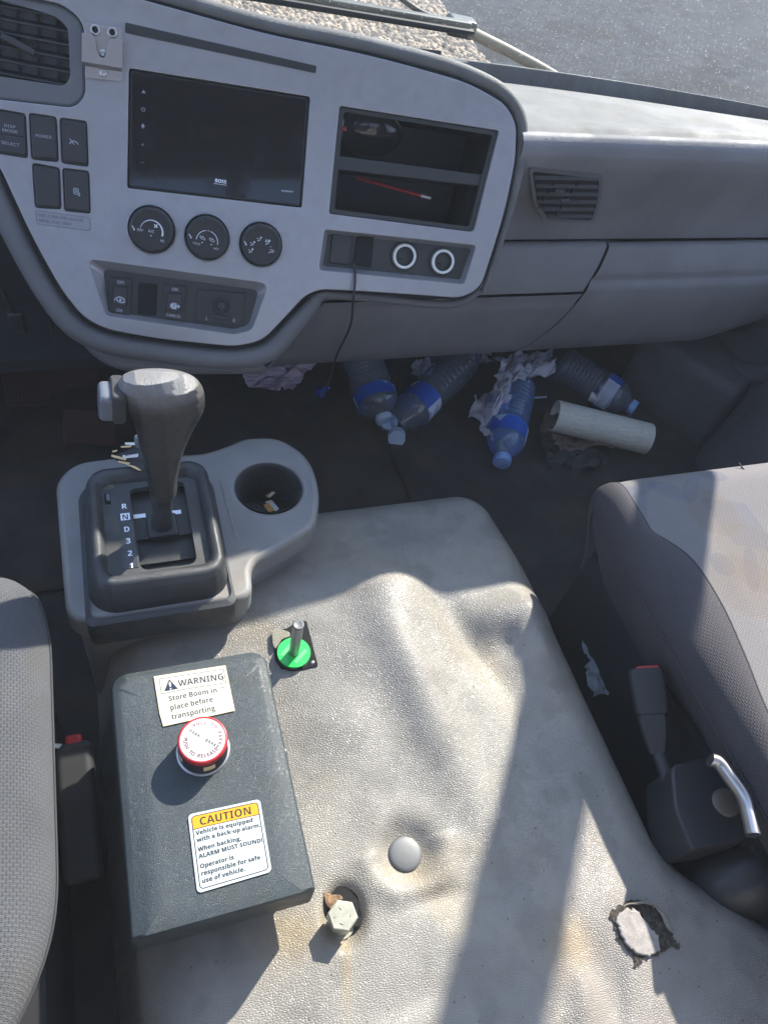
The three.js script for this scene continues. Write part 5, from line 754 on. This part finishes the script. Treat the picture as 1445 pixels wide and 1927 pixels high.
bottle('clear ribbed bottle lying behind the cardboard tube at the right', 'crushed water bottles in the footwell', atY(1190, 768, FY + 0.03), atY(1052, 682, FY + 0.04), pet, 0.4, { dent: 0.2, r: 0.034 });
[[732, 796, 0.4, 'pale bottle cap lying on the floor near the left bottle neck'], [746, 822, 1.1, 'pale bottle cap on its edge, nearest the engine cover']].forEach(([u, v, a, label]) => { const g = thing('bottle_top', label, 'bottle cap', atY(u, v, FY + 0.008)); const c = new THREE.CylinderGeometry(0.0145, 0.015, 0.017, 28, 1, false); mesh('cap_body', c.rotateX(a).rotateZ(a * 0.7), capPale, g); });
{ // cardboard tube
  const a = atY(1042, 782, FY + 0.045), b = atY(1218, 826, FY + 0.035), g = thing('cardboard_tube', 'thick pale cardboard tube lying across the bottles', 'tube', a), d = b.clone().sub(a), l = d.length();
  const card = std({ map: tint(128, [0.76, 0.74, 0.69], 0.1, 10, 131, 0.1), roughness: 0.85 });
  mesh('tube_wall', aim(new THREE.LatheGeometry([[0.0255, 0], [0.0275, 0], [0.0278, 0.002], [0.0278, l], [0.0255, l], [0.0255, 0]].map((p) => new THREE.Vector2(...p)), 48), V(0, 0, 0), d), card, g);
  const e = atY(1128, 752, FY + 0.03), f = atY(1166, 766, FY + 0.03), h = thing('paper_roll', 'small white rolled paper stub behind the cardboard tube', 'paper roll', e); mesh('roll', aim(new THREE.CylinderGeometry(0.009, 0.009, e.distanceTo(f), 20), V(0, 0, 0), f.clone().sub(e)), std({ color: rgb(0.6, 0.58, 0.56), roughness: 0.9 }), h);
  const s = atY(1012, 748, FY + 0.02), k = thing('plastic_fork', 'thin pale stick beside the open end of the cardboard tube', 'stick', s); mesh('stick', aim(new THREE.CylinderGeometry(0.0018, 0.0018, 0.035, 8), V(0, 0, 0), atY(1040, 746, FY + 0.02).sub(s)), capPale, k);
}
const paper = std({ map: tint(256, [0.74, 0.73, 0.78], 0.08, 8, 132, 0.1), roughness: 0.9 });
const printed = print(256, 256, (x) => { x.fillStyle = '#b9b7c2'; x.fillRect(0, 0, 256, 256); x.strokeStyle = 'rgba(60,60,80,0.5)'; x.lineWidth = 3; for (let i = 0; i < 12; i++) { x.beginPath(); x.moveTo(10, 20 + i * 20); x.lineTo(120 + (i * 53) % 130, 20 + i * 20 + (i % 3)); x.stroke(); } }, { roughness: 0.9 });
function crumple(name, label, cat, px, y, hgt, mat, sd, n = 40) {         // folded sheet between four corners TL TR BR BL
  const c = px.map(([u, v, dy = 0]) => atY(u, v, y + dy)), o = c[0].clone().add(c[2]).multiplyScalar(0.5), g = thing(name, label, cat, o);
  const geo = grid(n, n, (s, t) => { const p = c[0].clone().lerp(c[1], s).lerp(c[3].clone().lerp(c[2], s), t).sub(o), w = fbm(s * 3.5 + sd, t * 3.5 + sd, 1e6, 2, 133), [a, b] = cells(s * 3.2 + sd, t * 3.2, 1e6, 134 + sd), e = 0.004 * (hash(Math.floor(s * n * 0.4), Math.floor(t * n * 0.4), sd) - 0.5); return [p.x + (w - 0.5) * 0.02 + e * (s < 0.08 || s > 0.92 ? 1 : 0), p.y + hgt * (w * 1.1 + 0.75 * Math.min(0.45, b - a)), p.z + (fbm(t * 5 + sd, s * 5, 1e6, 2, 135) - 0.5) * 0.02]; }, (s, t) => [s, t]);
  mesh('sheet', toCreasedNormals(geo, 0.3), mat, g); return g;
}
crumple('paper_sheet', 'folded pink tinged printed paper under the dashboard edge, left', 'paper', [[430, 700], [592, 694], [552, 738], [500, 746]], FY + 0.03, 0.02, std({ map: printed.map, color: rgb(1, 0.8, 0.85), roughness: 0.9 }), 3);
crumple('paper_towel', 'crumpled white paper towel strip draped behind the blue bottle', 'paper towel', [[926, 690], [1036, 664], [1030, 716], [940, 742]], FY + 0.06, 0.03, printed, 5);
crumple('paper_towel', 'hanging end of crumpled paper left of the blue bottle', 'paper towel', [[930, 716, 0.02], [958, 722, 0.02], [944, 790], [912, 790]], FY + 0.03, 0.03, paper, 8);
crumple('paper_ball', 'wrinkled white paper scrap left of the blue tinted bottle', 'paper', [[876, 770], [934, 752], [932, 806], [908, 862]], FY, 0.045, paper, 12);
crumple('paper_scrap', 'small white paper scrap between the two left bottles', 'paper', [[766, 702], [806, 698], [800, 716], [776, 728]], FY + 0.01, 0.03, printed, 16);
crumple('brown_bag', 'flattened brown paper bag lying under the cardboard tube', 'bag', [[1010, 806], [1150, 800], [1180, 856], [1030, 862]], FY, 0.03, std({ map: tint(256, [0.36, 0.3, 0.27], 0.35, 10, 136, 0.15), roughness: 0.95 }), 20);
crumple('black_bag', 'dark plastic bag heaped below the brown bag', 'bag', [[1006, 830], [1130, 860], [1120, 892], [1030, 884]], FY, 0.02, M.rubber, 24);
crumple('foil_scrap', 'tiny blue and silver foil scrap on the floor below the cable', 'foil', [[592, 738], [616, 736], [612, 750], [596, 754]], FY + 0.008, 0.014, phys({ color: rgb(0.16, 0.25, 0.75), metalness: 0.8, roughness: 0.25 }), 28, 10);
crumple('paper_scrap', 'torn white paper piece right of the second bottle, under the dash edge', 'paper', [[884, 676], [918, 672], [914, 694], [888, 700]], FY + 0.02, 0.03, paper, 40);
{ // tan leaf of cardboard and zip bag beside the seat
  crumple('zip_bag', 'clear crinkled plastic bag lying between engine cover and seat', 'plastic bag', [[1088, 1206], [1122, 1202], [1166, 1300], [1118, 1316]], -0.09, 0.012, phys({ color: rgb(0.8, 0.85, 0.9), transmission: 0.75, thickness: 0, roughness: 0.2 }), 32);
  crumple('shiny_scrap', 'torn shiny scrap beside the seat track', 'scrap', [[1060, 1126], [1084, 1124], [1078, 1160], [1072, 1150]], -0.1, 0.012, M.steel, 36, 10);
  const a = atY(1094, 1118, -0.1), b = atY(1190, 1275, -0.1), g = thing('seat_rail', 'dark metal seat rail along the passenger seat', 'rail', a), d = b.clone().sub(a); d.y = 0;
  mesh('rail', aim(new RoundedBoxGeometry(0.035, d.length(), 0.022, 2, 0.004).translate(0, d.length() / 2, 0), V(0, 0, 0), d), M.plastic, g);
}
{ // kick panel below the glove box and door side at the far right
  const g = thing('kick_panel', 'dark grey side panel of the footwell beneath the glove box', 'side panel');
  mesh('panel', grid(16, 12, (s, t) => { const z = lerp(-1.1, -0.35, s), b = lerp(-0.16, 0.1, t); return [lerp(1.0, 1.07, t) - 0.05 * smooth(z, -0.7, -1.0), b, z]; }, (s, t) => [s, t]), M.trim, g);
  mesh('sill', tube([[1.0, -0.08, -1.05], [1.02, -0.05, -0.85], [1.05, 0.02, -0.72], [1.06, 0.12, -0.68]], 0.018, 40, 10), M.trim, g);
  mesh('duct', rbox(0.14, 0.16, 0.2, 0.02).rotateY(0.5).translate(1.0, -0.09, -0.83), M.trim, g);
}
// pedals in the driver footwell
{
  const p = atY(36, 640, -0.02), g = thing('accelerator_pedal', 'reddish ribbed accelerator pedal in the dark driver footwell', 'pedal', p);
  const q = new THREE.Euler(0.95, 0, 0.04); const T = (x) => x.applyQuaternion(new THREE.Quaternion().setFromEuler(q));
  mesh('pad', T(rbox(0.062, 0.012, 0.19, 0.005)), M.rust, g); for (let i = 0; i < 11; i++) mesh('rib', T(rbox(0.0022, 0.003, 0.18, 0.001, 1).translate(-0.026 + i * 0.0052, 0.0068, 0)), M.rust, g);
  mesh('arm', tube([[0, 0.02, -0.05], [-0.01, 0.13, -0.06], [-0.03, 0.22, -0.03]], 0.008, 20, 8), M.plastic, g);
  const r = atY(118, 690, -0.05), k = thing('floor_bracket', 'rust red metal bracket beside the accelerator pedal', 'bracket', r); mesh('plate', rbox(0.09, 0.01, 0.07, 0.004).rotateX(0.8).rotateZ(0.3), M.rust, k); mesh('plate', rbox(0.07, 0.01, 0.05, 0.004).rotateX(0.9).rotateZ(-0.2).translate(0.03, -0.02, 0.11), M.rust, k);
  const w = atZ(22, 560, -0.86), h = thing('wire_harness', 'thin dark cable hanging by the driver footwell', 'cable', w); mesh('wire', tube([[0, 0.12, 0], [-0.008, 0.04, 0.01], [0.0, -0.03, 0.0]], 0.003, 24, 8), M.rubber, h); mesh('connector', rbox(0.018, 0.03, 0.014, 0.003).translate(0, -0.035, 0), M.black, h);
  const w2 = atZ(82, 560, -0.86), h2 = thing('wire_harness', 'second thin cable between the footwell and the centre panel', 'cable', w2); mesh('wire', tube([[0, 0.05, 0], [0.002, -0.02, 0.004], [0.004, -0.09, 0.0]], 0.0025, 24, 8), M.rubber, h2);
}
// ---------- wipers outside the glass ----------
{
  const gl = (u, v, off = 0.02) => { let best = null, bd = 9; for (let k = 0.4; k < 2.2; k += 0.002) { const p = EYE.clone().addScaledVector(ray(u, v), k), t = (p.y - 0.345) / 1.045, s = (p.x + 0.6) / 1.62, q = glassAt(clamp(s, 0, 1), t), d = Math.abs(p.z - (q[2] - off)); if (d < bd) { bd = d; best = p; } } return best; };
  const a = gl(430, -22, 0.012), b = gl(884, 54, 0.012), g = thing('windshield_wiper', 'dark wiper blade and arm resting outside on the glass', 'wiper', b), r = (p) => p.clone().sub(b);
  const up = V(0, 0.45, 0.9);
  const d = a.clone().sub(b), l = d.length(), q = new THREE.Quaternion().setFromRotationMatrix(new THREE.Matrix4().makeBasis(d.clone().normalize(), up.clone().cross(d).normalize().cross(d.clone().normalize()).negate().normalize(), up.clone().cross(d).normalize().negate()).clone());
  void q;
  mesh('blade', aim(new RoundedBoxGeometry(0.016, l, 0.014, 2, 0.004).translate(0, l / 2, 0), V(0, 0, 0), d), std({ color: rgb(0.012, 0.022, 0.02), roughness: 0.5 }), g);
  mesh('rubber_edge', aim(box(-0.002, 0.002, 0, l, 0.006, 0.016), V(0, 0, 0), d), M.rubber, g);
  const m = gl(866, 50, 0.024); mesh('clip', aim(new RoundedBoxGeometry(0.022, 0.04, 0.024, 2, 0.005), r(m), r(gl(880, 53, 0.024))), std({ color: rgb(0.012, 0.02, 0.018), roughness: 0.4 }), g);
  const e = gl(1040, 142, 0.03), f = gl(1120, 200, 0.05);
  mesh('arm', tube([r(m), r(gl(900, 68, 0.034)), r(gl(960, 98, 0.036)), r(e), r(f)], 0.0075, 40, 10), std({ color: rgb(0.16, 0.13, 0.09), roughness: 0.6 }), g);
  mesh('linkage', tube([r(gl(735, -18, 0.045)), r(gl(795, 24, 0.04)), r(gl(868, 50, 0.03))], 0.0035, 24, 8), M.rubber, g);
}
renderer.render(scene, camera);
